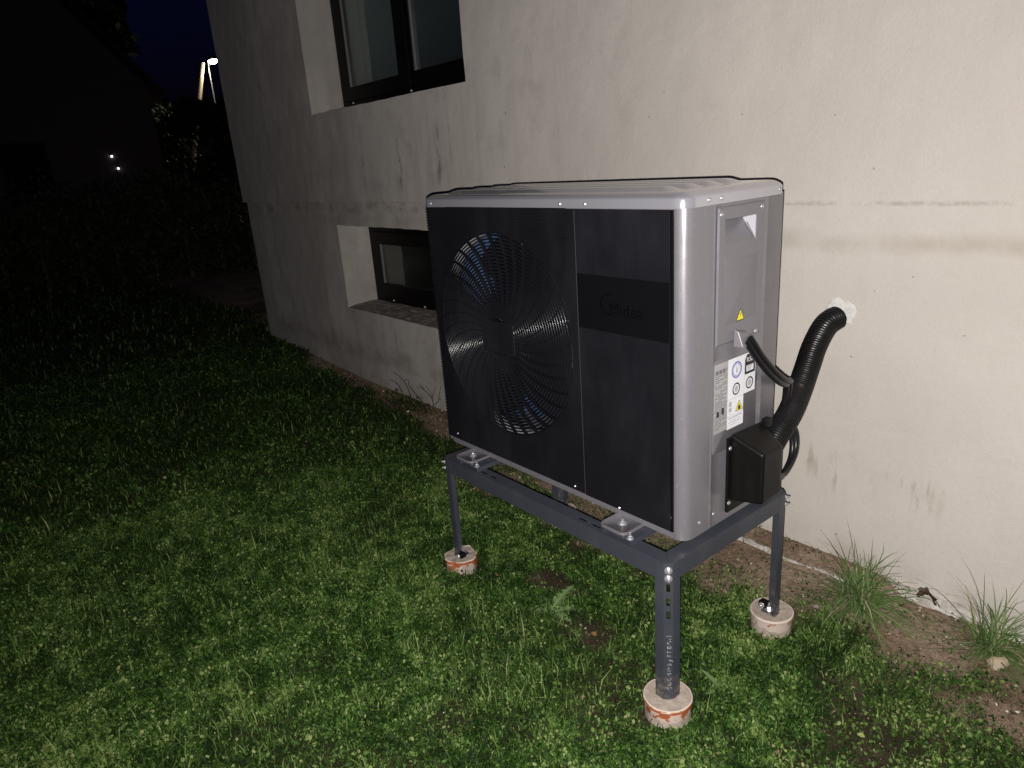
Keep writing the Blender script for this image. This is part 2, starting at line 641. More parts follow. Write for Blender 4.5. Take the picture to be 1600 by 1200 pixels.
# numpy value noise
def vnoise(x, y, scale, seed=0, octaves=3):
    x = np.asarray(x, float) * scale
    y = np.asarray(y, float) * scale
    tot = 0
    amp = 1.
    s = 0

    def h(i, j, k):
        n = (i.astype(np.int64) * 374761393 + j.astype(np.int64) * 668265263 + k * 974711) & 0x7fffffff
        n = (n ^ (n >> 13)) * 1274126177 & 0x7fffffff
        return ((n ^ (n >> 16)) & 0xffff) / 65535.
    for o in range(octaves):
        xi, yi = np.floor(x), np.floor(y)
        fx, fy = x - xi, y - yi
        fx, fy = fx * fx * (3 - 2 * fx), fy * fy * (3 - 2 * fy)
        k = seed * 17 + o
        a = h(xi, yi, k) * (1 - fx) + h(xi + 1, yi, k) * fx
        b = h(xi, yi + 1, k) * (1 - fx) + h(xi + 1, yi + 1, k) * fx
        tot = tot + amp * (a * (1 - fy) + b * fy)
        s += amp
        amp *= .5
        x = x * 2.03
        y = y * 2.03
    return tot / s


def sstep(x, a, b):
    t = np.clip((np.asarray(x, float) - a) / (b - a), 0, 1)
    return t * t * (3 - 2 * t)


def gz(x, y):
    """height of the ground"""
    x = np.asarray(x, float)
    y = np.asarray(y, float)
    z = .022 * sstep(x, .9, 0.) * sstep(y, -.2, -.7)
    z = z + .075 * sstep(x, -2.2, -4.4) * sstep(y, -2.5, 0)
    z = z + .034 * sstep(x, 1.30, 1.12) * sstep(x, -1.2, .2) * sstep(y, -.085, -.045)
    near = sstep(np.hypot(x, y), 14, 6)
    z = z + near * (.030 * (vnoise(x, y, 1.7, 3) - .5) + .016 * (vnoise(x, y, 9, 5) - .5)) * sstep(y, .05, -.12)
    for px, py in ((1.045, -.973), (1.04, -.455), (.09, -.973), (.09, -.463)):
        z = z - .004 * np.exp(-((x - px) ** 2 + (y - py) ** 2) / .008)
    return z


# bare spots in the turf: x, y, radius, strength
BARE = [(.39, -.80, .10, .95), (.50, -.76, .07, .5), (.71, -.88, .085, .75), (.62, -.93, .07, .35), (.2, -1.62, .09, .4), (1.43, -.70, .12, .65), (1.30, -.58, .10, .5), (1.36, -.86, .10, .45), (1.52, -.80, .10, .4),
        (1.68, -.34, .12, .9), (1.57, -.42, .09, .5), (1.55, -.62, .11, .4), (1.36, -.33, .07, .6), (1.2, -.95, .08, .25), (1.046, -1.0, .080, 1.1), (1.045, -.90, .07, .35), (.06, -1.0, .070, .8), (.0, -.95, .05, .5), (.66, -1.42, .10, .5), (.8, -1.3, .07, .3),
        (-.35, -.42, .25, .9), (.15, -.35, .3, .9), (.5, -.4, .25, .7), (.75, -.30, .2, .7), (1.0, -.34, .13, .6), (-.7, -.3, .22, .8), (.30, -.66, .11, .5)]


def turf(x, y):
    """0 bare soil .. 1 full turf"""
    x = np.asarray(x, float)
    y = np.asarray(y, float)
    n = vnoise(x, y, 5, 9) - .5
    edge = np.interp(x, [-5, -3, -1.6, -.4, .4, 1.0, 1.25, 1.7, 3], [.30, -.06, -.15, -.29, -.24, -.25, -.23, -.20, -.20])
    t = sstep(y - edge + .26 * n, .05, -.10)
    # a grassy bit that reaches the wall left of the pump
    t = np.maximum(t, .9 * np.exp(-(((x + 1.75) / .30) ** 2 + ((y + .05) / .16) ** 2)))
    for bx, by, r, k in BARE:
        d = np.hypot(x - bx, y - by) + .22 * r * 4 * (vnoise(x, y, 14, 21) - .5)
        t = t * (1 - k * sstep(d, r, r * .45))
    thin = sstep(vnoise(x, y, 2.2, 31), .63, .74)
    thin2 = sstep(x, 1.22, 1.42) * sstep(y, -.95, -.70)
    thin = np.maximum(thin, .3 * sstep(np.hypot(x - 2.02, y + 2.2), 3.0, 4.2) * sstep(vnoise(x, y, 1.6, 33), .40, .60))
    return np.clip(t * (1 - .40 * thin) * (1 - .32 * thin2), 0, 1)


# ================================================================== GROUND
def make_ground():
    xs = np.concatenate([np.array([-160, -90, -50, -30, -20, -14]), np.arange(-10, -4, .25), np.arange(-4, 3.2, .04), np.array([4, 6, 10, 20, 40, 90, 160])])
    ys = np.concatenate([np.array([-160, -90, -50, -25, -14, -9]), np.arange(-7, -3.2, .25), np.arange(-3.2, .1, .04), np.array([.3, 1, 2, 4, 8, 14, 25, 40, 90, 160])])
    X, Y = np.meshgrid(xs, ys, indexing='ij')
    Z = gz(X, Y)
    nx, ny = X.shape
    me = bpy.data.meshes.new("ground")
    co = np.stack([X, Y, Z], -1).reshape(-1, 3)
    i = np.arange(nx * ny).reshape(nx, ny)
    f = np.stack([i[:-1, :-1], i[1:, :-1], i[1:, 1:], i[:-1, 1:]], -1).reshape(-1, 4)
    fill_mesh(me, co, f)
    at = me.attributes.new("turf", 'FLOAT', 'POINT')
    at.data.foreach_set("value", turf(X, Y).reshape(-1).astype(np.float32))
    me.materials.append(M['soil'])
    me.polygons.foreach_set("use_smooth", [True] * len(me.polygons))
    o = link("ground", me, None, Vector((0, 0, 0)))
    tag(o, kind='structure')


def fill_mesh(me, co, faces):
    """faces: (n,k) array of equal-sized polygons"""
    n, k = faces.shape
    me.vertices.add(len(co))
    me.vertices.foreach_set("co", np.ascontiguousarray(co, dtype=np.float32).reshape(-1))
    me.loops.add(n * k)
    me.loops.foreach_set("vertex_index", faces.reshape(-1).astype(np.int32))
    me.polygons.add(n)
    me.polygons.foreach_set("loop_start", (np.arange(n) * k).astype(np.int32))
    me.polygons.foreach_set("loop_total", np.full(n, k, np.int32))
    me.update(calc_edges=True)


make_ground()


# ================================================================== HOUSE
WX0, WX1, WZ0, WZ1 = -2.663, -.927, 1.823, 3.10        # upper opening
BX0, BX1, BZ0, BZ1 = -2.575, -1.30, .523, 1.10         # basement opening
PLZ = 1.2541
house = thing("house", "pale stuccoed house wall with two dark framed windows and stepped plinth", "house", (-1, 0, 0))


def jit(u, v, w, amp=.0022):
    return amp * (math.sin(u * 31 + v * 17) * .5 + math.sin(u * 83.1 - v * 61.7) * .5 + math.sin(u * 147 + v * 201) * .35)


b = grid_plate(lines(-4.286, 6.0, .07, (WX0, WX1)), lines(PLZ, 3.6, .07, (WZ0, WZ1)),
               lambda u, v: WX0 < u < WX1 and WZ0 < v < WZ1, -.0232, .40,
               lambda u, v, w: (u + jit(v, u, w) * .9, (w + .0205 * min(max((u + 2.2) / 3.0, 0), 1) + jit(u, v, w, .0012)) if w < .1 else w, v + (jit(u, v, w, .0024) if v > PLZ + .01 else jit(u, v, w, .0012))))
b.build("upper_wall", M['wall'], house)
b = grid_plate(lines(-4.256, 6.0, .07, (BX0, BX1)), lines(-.3, PLZ + .004, .07, (BZ0, BZ1)),
               lambda u, v: BX0 < u < BX1 and BZ0 < v < BZ1, 0., .399,
               lambda u, v, w: (u + jit(v, u, w) * .9, w + (jit(u, v, w, .0012) if w < .1 else 0), v + (jit(u, v, w, .0022) if v < 1.2 else -abs(jit(u, v, w, .0008)))))
b.build("plinth_wall", M['wall'], house)
MB().box(-4.250, -3.86, .402, 7, -.3, PLZ - .003).build("side_plinth", M['wall'], house)
MB().box(-4.280, -3.86, .402, 7, PLZ, 3.6).build("side_wall", M['wall'], house)
MB().box(-3.858, 6, .402, 7, -.3, .02).build("basement_floor", M['room'], house)
MB().box(-3.858, 6, .402, 7, 1.22, 1.40).build("floor_slab", M['room'], house)
MB().box(-3.858, 6, 3.4, 3.5, .022, 1.218).build("basement_partition", M['room'], house)
MB().box(-3.858, 6, 3.4, 3.5, 1.402, 3.6).build("room_partition", M['room'], house)
MB().box(-4.60, 6, -.45, 7, 3.602, 3.75).build("ceiling_slab", M['room'], house)


def ring_frame(x0, x1, z0, z1, w, y0, y1):
    return grid_plate([x0, x0 + w, x1 - w, x1], [z0, z0 + w, z1 - w, z1], lambda u, v: x0 + w < u < x1 - w and z0 + w < v < z1 - w, y0, y1, lambda u, v, q: (u, q, v))


def window(x0, x1, z0, z1, y, nsash, caps):
    w = ring_frame(x0 + .002, x1 - .002, z0 + .002, z1 - .002, .085, y, y + .07).build("window", M['frame'], house, bevel=.003)
    n = nsash
    fw = (x1 - x0 - .13) / n
    for i in range(n):
        a = x0 + .065 + i * fw
        ring_frame(a + .003, a + fw - .003, z0 + .067, z1 - .067, .085, y - .018, y - .001).build("sash", M['frame'], w, bevel=.004)
        MB().box(a + .07, a + fw - .07, y + .012, y + .018, z0 + .12, z1 - .12) if False else None
        MB().box(a + .087, a + fw - .087, y + .004, y + .010, z0 + .150, z1 - .150).build("pane", M['glass'], w)
        # added pale strip, its grey standing for the lit side face of each sash
        MB().box(a + .0885, a + .096, y - .012, y + .003, z0 + .152, z1 - .152).build("lit_sash_side", M['steel'], w)
    for cx, cz in caps:
        MB().lathe([(.0, .004), (.007, .0035), (.009, .0)], 10).build("drain_cap", M['stk_white'], w)
        o = COL.objects[-1]
        o.location = Vector((cx, y - .0195, cz)) - ORIG[w.name]
        o.rotation_euler = (PI / 2, 0, 0)
        o.scale = (1.3, .6, 1)
    return w


w1 = window(WX0, WX1, WZ0, WZ1, .217, 2, [])
w2 = window(BX0, BX1, BZ0, BZ1, .237, 1, [])
for w, y, cs in ((w1, .217, ((-2.482, 1.877), (-1.754, 1.873))), (w2, .237, ((-2.30, .562), (-1.90, .560)))):
    for cx, cz in cs:
        d = MB()
        d.loops([[(cx + r * 1.3 * math.cos(k * PI / 5), y - .018 - h, cz + r * .7 * math.sin(k * PI / 5)) for k in range(10)] for r, h in ((.0085, 0), (.007, .003), (.003, .0042))], True, False, True)
        d.build("drain_cap", M['stk_white'], w, smooth=True)
# mullion cover in the upper window
MB().box(-1.845, -1.745, .190, .1985, WZ0 + .07, WZ1 - .07).build("mullion", M['frame'], w1, bevel=.003)
# inner reveals
for (x0, x1, z0, z1, y0) in ((WX0, WX1, WZ0, WZ1, .288), (BX0, BX1, BZ0, BZ1, .308)):
    for xx in (x0 + .003, x1 - .007):
        MB().box(xx, xx + .004, y0, .42, z0 + .003, z1 - .003).build("inner_reveal", M['plaster' if z0 > 1.5 else 'cellar'], house)
# room wall seen at a slant behind the glass
MB().box(-3.0, -2.66, .425, 3.39, 1.405, 3.598).build("inner_wall", M['plaster'], house)
MB().box(-3.0, -2.58, .425, 3.39, .025, 1.215).build("inner_wall", M['cellar'], house)

# rough masonry sill of the basement window
xs = np.linspace(BX0 + .003, BX1 - .003, 90)
ys = np.linspace(-.004, .236, 26)
X, Y = np.meshgrid(xs, ys, indexing='ij')
Zs = BZ0 + .004 + .012 * sstep(Y, 0, .2) + .012 * (vnoise(X, Y, 12, 41) - .4) + .006 * (vnoise(X, Y, 45, 43) - .5)
Zs -= .012 * sstep(np.abs(((Y - .09) % .12) - .06) + .01 * vnoise(X, Y, 30, 2), .012, .002) * (vnoise(X, Y, 6, 44) > .35)
Yn = Y - .006 * (Y < 0.005) * vnoise(X, Y, 60, 47)
me = bpy.data.meshes.new("rough_sill")
i = np.arange(X.size).reshape(X.shape)
fill_mesh(me, np.stack([X + 1, Yn, Zs], -1).reshape(-1, 3), np.stack([i[:-1, :-1], i[1:, :-1], i[1:, 1:], i[:-1, 1:]], -1).reshape(-1, 4))
me.materials.append(M['sillm'])
o = link("rough_sill", me, house, Vector((-1, 0, 0)))

# strip of mortar and footing laid bare at the foot of the wall
xs = np.linspace(.55, 2.4, 260)
ys = np.linspace(-.130, .004, 22)
X, Y = np.meshgrid(xs, ys, indexing='ij')
lipx = sstep(X, 1.30, 1.12)
wid = .052 + .05 * lipx + .05 * (vnoise(X, X * 0, 5, 51) - .5) * (1.6 - lipx)
prof = sstep(-Y, wid, wid * .74)
Zs = -.03 + prof * (.046 + .022 * (vnoise(X, Y, 14, 52) - .5) + .014 * (vnoise(X, Y, 50, 53) - .5) + .016 * sstep(Y, -.03, 0))
Zs = Zs - .030 * lipx * sstep(-Y, wid * .80, wid * .62)
me = bpy.data.meshes.new("mortar_ledge")
i = np.arange(X.size).reshape(X.shape)
fill_mesh(me, np.stack([X + 1, Y, Zs], -1).reshape(-1, 3), np.stack([i[:-1, :-1], i[1:, :-1], i[1:, 1:], i[:-1, 1:]], -1).reshape(-1, 4))
me.materials.append(M['mortar'])
me.polygons.foreach_set("use_smooth", [True] * len(me.polygons))
link("mortar_ledge", me, house, Vector((-1, 0, 0)))


# ================================================================== METAL STAND
FX0, FX1, FY0, FY1, FH = .0726, 1.0672, -.994, -.4432, .4756
stand = thing("metal_stand", "dark slate blue steel stand holding the heat pump above the lawn", "stand", ((FX0 + FX1) / 2, (FY0 + FY1) / 2, 0))
BW, BH, TH = .045, .052, .003


def beam(pa, pb, inward, slots):
    """L-shaped rail with mitred ends; pa, pb on the outer top edge"""
    pa, pb, q = Vector(pa), Vector(pb), Vector(inward)
    d = (pb - pa)
    Ln = d.length
    d.normalize()
    us = [0, BW]
    for s0, s1 in slots:
        us += [s0, s1]
    us += [Ln - BW, Ln]
    us = sorted(set(us))
    vs = [0, .017, .025, BW]

    def sk(u, v):
        return .017 < v < .025 and any(s0 < u < s1 for s0, s1 in slots)

    def fn(u, v, w):
        if u <= BW + 1e-6:
            uu = max(v, .0174) if u < 1e-6 else max(u, v)
        elif u >= Ln - BW - 1e-6:
            uu = Ln - max(v, .0174) if u > Ln - 1e-6 else min(u, Ln - v)
        else:
            uu = u
        return pa + d * uu + q * v + Vector((0, 0, w))
    b = grid_plate(us, vs, sk, 0, -TH, fn)
    # vertical flange
    a0, a1 = pa + d * .0182, pb - d * .0182
    L = []
    for z in (-TH * .0, -BH):
        pass
    for (z0, z1) in ((-TH, -BH),):
        v = []
        for z in (z0, z1):
            v += [a0 + Vector((0, 0, z)), a1 + Vector((0, 0, z)), a1 + q * TH + Vector((0, 0, z)), a0 + q * TH + Vector((0, 0, z))]
        b.add(v, [(0, 1, 5, 4), (1, 2, 6, 5), (2, 3, 7, 6), (3, 0, 4, 7), (4, 5, 6, 7), (0, 3, 2, 1)])
    return b.build("rail", M['slate'], stand, bevel=.0012, seg=2)


SL = [(.20, .235), (.25, .285), (.66, .695), (.712, .747)]
beam((FX0, FY0, FH), (FX1, FY0, FH), (0, 1, 0), SL)
beam((FX1, FY1, FH), (FX0, FY1, FH), (0, -1, 0), SL)
beam((FX1, FY0, FH), (FX1, FY1, FH), (-1, 0, 0), [])
beam((FX0, FY1, FH), (FX0, FY0, FH), (1, 0, 0), [])


def leg(cx, cy, sx, sy, z0, hole_z):
    """angle leg with a flattened, slotted corner; (cx,cy) outer corner, sx,sy pointing inwards"""
    top = FH - .003
    c = .017
    Lf = .045
    cx -= sx * .0008
    cy -= sy * .0008
    pts = [(cx + sx * Lf, cy), (cx + sx * (c + .004), cy), (cx + sx * c, cy + sy * .0008), None, None, (cx + sx * .0008, cy + sy * c), (cx, cy + sy * (c + .004)), (cx, cy + sy * Lf)]
    A, B = Vector(pts[2]), Vector(pts[5])
    pts[3] = tuple(A.lerp(B, .29))
    pts[4] = tuple(A.lerp(B, .71))
    inn = Vector((sx, sy)).normalized()
    vs = sorted({z0, top} | {z for h in hole_z for z in (h - .0115, h + .0115)})
    us = list(range(8))

    def sk(u, v):
        return 3 < u < 4 and any(abs(v - h) < .0115 for h in hole_z)

    def fn(u, v, w):
        p = Vector(pts[int(u)])
        off = {0: Vector((0, sy)), 1: Vector((0, sy)), 7: Vector((sx, 0)), 6: Vector((sx, 0))}.get(int(u), inn)
        p = p + off * w
        return (p.x, p.y, v)
    return grid_plate(us, vs, sk, 0, .003, fn).build("leg", M['slate'], stand, smooth=True, angle=28)


def bolt(c, axis, parent, r=.0062, hgt=.006, washer=.010, tip=.006, name="bolt"):
    """hex head on a washer"""
    ax = Vector(axis).normalized()
    c = Vector(c)
    up = Vector((0, 0, 1)) if abs(ax.z) < .9 else Vector((1, 0, 0))
    a = ax.cross(up).normalized()
    bb = ax.cross(a)

    def ring(rad, h, n, ph=0):
        return [c + ax * h + rad * (math.cos(2 * PI * k / n + ph) * a + math.sin(2 * PI * k / n + ph) * bb) for k in range(n)]
    m = MB()
    m.loops([ring(washer, 0, 18), ring(washer, .0012, 18), ring(washer * .96, .0016, 18)], True, False, True)
    m.loops([ring(r, .0016, 6), ring(r, .0016 + hgt * .85, 6), ring(r * .86, .0016 + hgt, 6)], True, False, True)
    if tip:
        m.loops([ring(r * .52, .0016 + hgt, 10), ring(r * .52, hgt + tip, 10), ring(r * .40, hgt + tip + .001, 10)], True, False, True)
    return m.build(name, M['zinc'], parent, smooth=True, angle=30)


HZ = [.404, .363, .324]
PUCK = [(1.046, -.973, .0), (1.042, -.458, .0), (.094, -.972, .020), (.094, -.463, .005)]
for (cx, cy, sx, sy), pk in zip(((FX1, FY0, -1, 1), (FX1, FY1, -1, -1), (FX0, FY0, 1, 1), (FX0, FY1, 1, -1)), PUCK):
    leg(cx, cy, sx, sy, pk[2] + .060, HZ)
    n = Vector((-sx, -sy, 0)).normalized()
    cpl = MB()
    c3 = [(cx + sx * .0172, cy + sy * .0002), (cx + sx * .0170, cy + sy * .0170), (cx + sx * .0002, cy + sy * .0172)]
    cpl.loops([[(a, b_, zz) for a, b_ in c3] for zz in (FH - .0029, FH - .0001)], True, True, True)
    cpl.build("corner_plate", M['slate'], stand)
    m0 = Vector((cx + sx * .0085, cy + sy * .0085, 0)) + n * .0009
    for z in (FH - .020, FH - .043):
        bolt((m0.x, m0.y, z), n, stand, .0060, .0055, .0100, .009)
    # foot plate and anchor inside each leg
    MB().box(min(cx + sx * .004, cx + sx * .044), max(cx + sx * .004, cx + sx * .044), min(cy + sy * .004, cy + sy * .044), max(cy + sy * .004, cy + sy * .044), pk[2] + .0625, pk[2] + .0665).build("foot_plate", M['slate'], stand)
    bolt((cx + sx * .027, cy + sy * .027, pk[2] + .0667), (0, 0, 1), stand, .008, .009, .013, .014)
# anchor bracket seen on the inner side of the rear right leg
for (cx, cy, z) in ((1.018, -.462, .062), (.118, -.985, .082)):
    MB().box(cx - .014, cx + .014, cy - .013, cy + .013, z + .004, z + .022).build("anchor_nut", M['boxm'], stand, bevel=.004)
    bolt((cx, cy - .0135, z + .013), (0, -1, 0), stand, .006, .005, .009, .004)

wp = mat("lettering_painted_glints", (.26, .265, .29), .3, .3)  # worn lettering; pale noise patches paint in the flash glints
wt = NT(wp)
wt.color(wt.mix(wt.smooth(wt.noise(130, 3, .6), .40, .60), (.050, .054, .068), (.46, .46, .49)))
text_obj("embossed_text", "tecnosystemi", .0235, wp, stand,
         frame_m((FX1 - .0085 + .0008, FY0 + .0085 - .0008, .178), (0, 0, 1), (-.7071, -.7071, 0)), .0006, 'CENTER', 1.35)

for cx in (.225, .893):
    cb = MB()
    for (x0, x1, y0, y1, z0, z1) in ((cx - .05, cx + .05, FY0 + .004, FY1 - .004, FH + .0125, FH + .0155), (cx - .05, cx - .047, FY0 + .004, FY1 - .004, FH + .0008, FH + .0124), (cx + .047, cx + .05, FY0 + .004, FY1 - .004, FH + .0008, FH + .0124)):
        cb.box(x0, x1, y0, y1, z0, z1)
    cb.build("cross_bar", M['slate'], stand, bevel=.001)
    bolt((cx + .038, FY0 + .013, FH + .0157), (0, 0, 1), stand, .0065, .007, .010, .012)
    bolt((cx + .038, FY1 - .013, FH + .0157), (0, 0, 1), stand, .0065, .007, .010, .012)

# concrete footings cast in short lengths of orange pipe
LBL = ["orange pipe collar filled with concrete under the nearest front leg with raised lettering", "whitish pipe collar filled with concrete under the rear leg by the hose",
       "concrete filled pipe collar under the far left front leg on the open lawn", "concrete filled pipe collar half hidden under the rear left leg behind the front rail"]
for k, (px, py, pz) in enumerate(PUCK):
    ft = thing("concrete_footing", LBL[k], "footing", (px, py, pz), "footings under the stand legs")
    N = 60
    R_ = (.0635, .0625, .0575, .060)[k]
    rag = (.25, .6, 2.2, 1.2)[k]
    rq = random.Random(40 + k)
    ph = [rq.uniform(0, 6.28) for _ in range(6)]

    def wob(j, zz, amp_=.0012):
        a = 2 * PI * j / N
        return amp_ * rag * (math.sin(3 * a + ph[0] + zz * 60) + .7 * math.sin(7 * a + ph[1]) + .5 * math.sin(13 * a + ph[2] + zz * 90))

    def ring_(r, zz, base=None):
        return [(px + (r + wob(j, zz)) * math.cos(2 * PI * j / N), py + (r + wob(j, zz)) * math.sin(2 * PI * j / N), pz + zz + (wob(j, zz, .0006) if zz > .04 else 0)) for j in range(N)]
    MB().loops([ring_(r, zz) for r, zz in ((R_ - .008, -.06), (R_ - .006, .004), (R_ - .001, .030), (R_ + .0002, .050), (R_ + .0010, .0535), (R_ + .0026, .0545), (R_ + .0026, .0585), (R_ + .0008, .0608), (R_ - .0016, .0612), (R_ - .0022, .0604), (R_ - .0022, .045))], True, False, False).build(
        "pipe_collar", M[('collar', 'collar2', 'collar3', 'collar2')[k]], ft, smooth=True, angle=55)
    fill = MB()
    rings = []
    for r, zz in ((R_ - .0021, .0), (R_ - .0021, .0603), (.050, .0606), (.03, .0602), (.012, .0606)):
        rings.append([(px + (r + wob(j, .06)) * math.cos(2 * PI * j / N), py + (r + wob(j, .06)) * math.sin(2 * PI * j / N), pz + zz + rag * .0005 * math.sin(j * 7 + r * 300)) for j in range(N)])
    fill.loops(rings, True, False, True)
    fill.build("concrete_fill", M['conc'], ft, smooth=True)

# ================================================================== HEAT PUMP
X0, X1, XP = 0.0, 1.0502, 1.0135
YF, YB = -.9087, -.5088
ZB, ZC = .5106, 1.325
ZP = .4925
hp = thing("heat_pump", "grey and black heat pump outdoor unit on a steel stand by the wall", "heat pump", ((X0 + X1) / 2, (YF + YB) / 2, ZP))
RC = .032


def arc(cx, cy, r, a0, a1, n):
    return [(cx + r * math.cos(math.radians(a0 + (a1 - a0) * i / n)), cy + r * math.sin(math.radians(a0 + (a1 - a0) * i / n))) for i in range(n + 1)]


def wallstrip(path, z0, z1, th=.0015, name="panel", m=None, parent=hp):
    """bent sheet standing upright along a plan path"""
    P = [Vector(p) for p in path]
    L = []
    for i, p in enumerate(P):
        d = (P[min(i + 1, len(P) - 1)] - P[max(i - 1, 0)]).normalized()
        n = Vector((-d.y, d.x)) * th
        L.append([(p.x, p.y, z0), (p.x, p.y, z1), (p.x + n.x, p.y + n.y, z1), (p.x + n.x, p.y + n.y, z0)])
    return MB().loops(L, True, True, True).build(name, m or M['silver'], parent, smooth=True, angle=40)


SEAM = -.8085
# front right corner panel, from behind the black front to the seam on the side
wallstrip([(.66, YF + .006), (XP, YF + .006), (XP + .001, YF + .0012)] + arc(X1 - RC, YF + RC, RC, -88, 0, 14) + [(X1, SEAM - .0012)], ZP + .002, ZC + .004, name="corner_panel")
# side panel: a slight step at the seam and a shallow rib near its rear edge
spath = [(X1 - .008, SEAM + .0004), (X1 + .0002, SEAM + .0008), (X1 + .0010, SEAM + .0022), (X1 + .0010, SEAM + .0055), (X1 - .0006, SEAM + .0085), (X1 - .0006, -.768), (X1 - .0006, -.645),
         (X1 - .0006, -.5935), (X1 + .0008, -.590), (X1 + .0008, -.585), (X1 - .0012, -.581), (X1 - .0012, YB - .012), (X1 - .004, YB - .003), (X1 - .012, YB)]


def sp_fn(u, v, w):
    i = int(u)
    p = Vector(spath[i])
    d = (Vector(spath[min(i + 1, 13)]) - Vector(spath[max(i - 1, 0)])).normalized()
    return (p.x - d.y * w, p.y + d.x * w, v)


grid_plate(list(range(14)), [ZP + .004, 1.230, 1.286, ZC + .004], lambda u, v: 5 < u < 6 and 1.230 < v < 1.286, 0, .0015, sp_fn).build("side_panel", M['silver'], hp, smooth=True, angle=40)
wallstrip([(X1 - .0125, YB + .0002), (.6, YB + .0002)], ZP + .004, ZC + .004, name="rear_panel")
wallstrip([(X0 + .012, YB), (X0 + .002, YB - .01), (X0 + .002, YF + .006)], ZP + .004, ZC + .004, name="left_panel")
# coil at the back, bulkhead, floor tray
MB().box(.02, .66, YB - .045, YB - .02, ZB, ZC).build("coil", M['coil'], hp)
MB().box(.012, .034, YF + .075, YB - .047, ZB, ZC).build("coil", M['coilside'], hp)
MB().box(.69, .692, YF + .01, YB - .01, ZB + .002, ZC).build("bulkhead", M['shroud'], hp)
bp_ = MB()
bp_.loops([[(x, y, z) for x, y in rrect(X0 + .001, X1 - .0015, YF + .0015, YB - .001, .03)] for z in (ZP, ZB - .001)], True, True, True)
bp_.build("base_pan", M['silver'], hp, bevel=.0015)

# front panel: back plate with a round opening
CX, CZ, RF = .357, .935, .3165
fp_parent = None


def plate_round(x0, x1, z0, z1, cx, cz, r, y0, y1, n=120):
    b = MB()
    inner, outer = [], []
    for k in range(n):
        a = 2 * PI * k / n
        ca, sa = math.cos(a), math.sin(a)
        tx = ((x1 - cx) / ca if ca > 0 else (x0 - cx) / ca) if abs(ca) > 1e-9 else 1e9
        tz = ((z1 - cz) / sa if sa > 0 else (z0 - cz) / sa) if abs(sa) > 1e-9 else 1e9
        tt_ = min(tx, tz)
        inner.append((cx + r * ca, cz + r * sa))
        outer.append([cx + tt_ * ca, cz + tt_ * sa])
    for qx in (x0, x1):
        for qz in (z0, z1):
            j = min(range(n), key=lambda k: (outer[k][0] - qx) ** 2 + (outer[k][1] - qz) ** 2)
            outer[j] = [qx, qz]
    L = []
    for ring, y in ((inner, y1), (inner, y0), (outer, y0), (outer, y1)):
        L.append([(p[0], y, p[1]) for p in ring])
    L.append(L[0])
    return b.loops(L, True, False, False)


XS = .6985     # seam between ribbed and smooth halves
fp = plate_round(X0, XS, ZB, ZC - .003, CX, CZ, RF, YF + .0035, YF + .006).build("front_panel", M['panel'], hp)
PITCH = .0089
z = ZB + PITCH * .5
k = 0
while z < ZC - .006:
    h = RF + .006
    spans = [(X0 - .002, XS - .001)]
    if abs(z - CZ) < h:
        c_ = math.sqrt(h * h - (z - CZ) ** 2)
        spans = [(X0 - .002, CX - c_), (CX + c_, XS - .001)]
    for a, bq in spans:
        if bq - a < .004:
            continue
        r = MB()
        L = [[(x, YF + .0034, z - PITCH * .46), (x, YF + .0002, z - PITCH * .30), (x, YF - .0006, z - .0004), (x, YF - .0002, z + PITCH * .06), (x, YF + .0034, z + PITCH * .34)] for x in (a, bq)]
        r.loops(L, True, True, True).build("rib", M['panel'], fp)
    z += PITCH
# smooth right half with a gloss band and the maker's mark
sp = MB()
sp.box(XS + .0006, XP - .010, YF - .0008, YF + .0055, ZB, ZC - .003)
smooth_p = sp.build("side_fascia", M['fascia'], hp, bevel=.0012)
MB().box(XS - .0008, XS + .0004, YF - .0012, YF + .0050, ZB + .002, ZC - .005).build("lit_rib_ends", mat("rib_end_light_grey", (.045, .045, .05), .35), hp)  # added strip; its grey stands for light on the rib ends
MB().box(XP - .0094, XP, YF - .0014, YF + .0058, ZB, ZC - .003).build("fascia_edge", M['gloss'], hp, bevel=.002)
MB().box(XS + .0020, XP - .0105, YF - .0014, YF - .0009, 1.013, 1.158).build("gloss_band", M['gloss'], smooth_p)
LM = frame_m((.868, YF - .0016, 1.075), (1, 0, 0), (0, 0, 1))
text_obj("logo_text", "Midea", .046, M['logo'], smooth_p, LM, .0002, 'CENTER', 1.02)
lg = MB()
N = 40
L = []
for i in range(N + 1):
    a = math.radians(62 + 262 * i / N)
    wd = .0016 + .0030 * math.sin(PI * i / N)
    cxx, czz, rr = .812, 1.086, .027
    L.append([(cxx + q * math.cos(a), YF - .0018, czz + q * math.sin(a)) for q in (rr - wd * .5, rr + wd * .5)])
for i in range(N):
    lg.add(L[i] + L[i + 1], [(0, 1, 3, 2)])
lg.build("logo_ring", M['logo'], smooth_p)

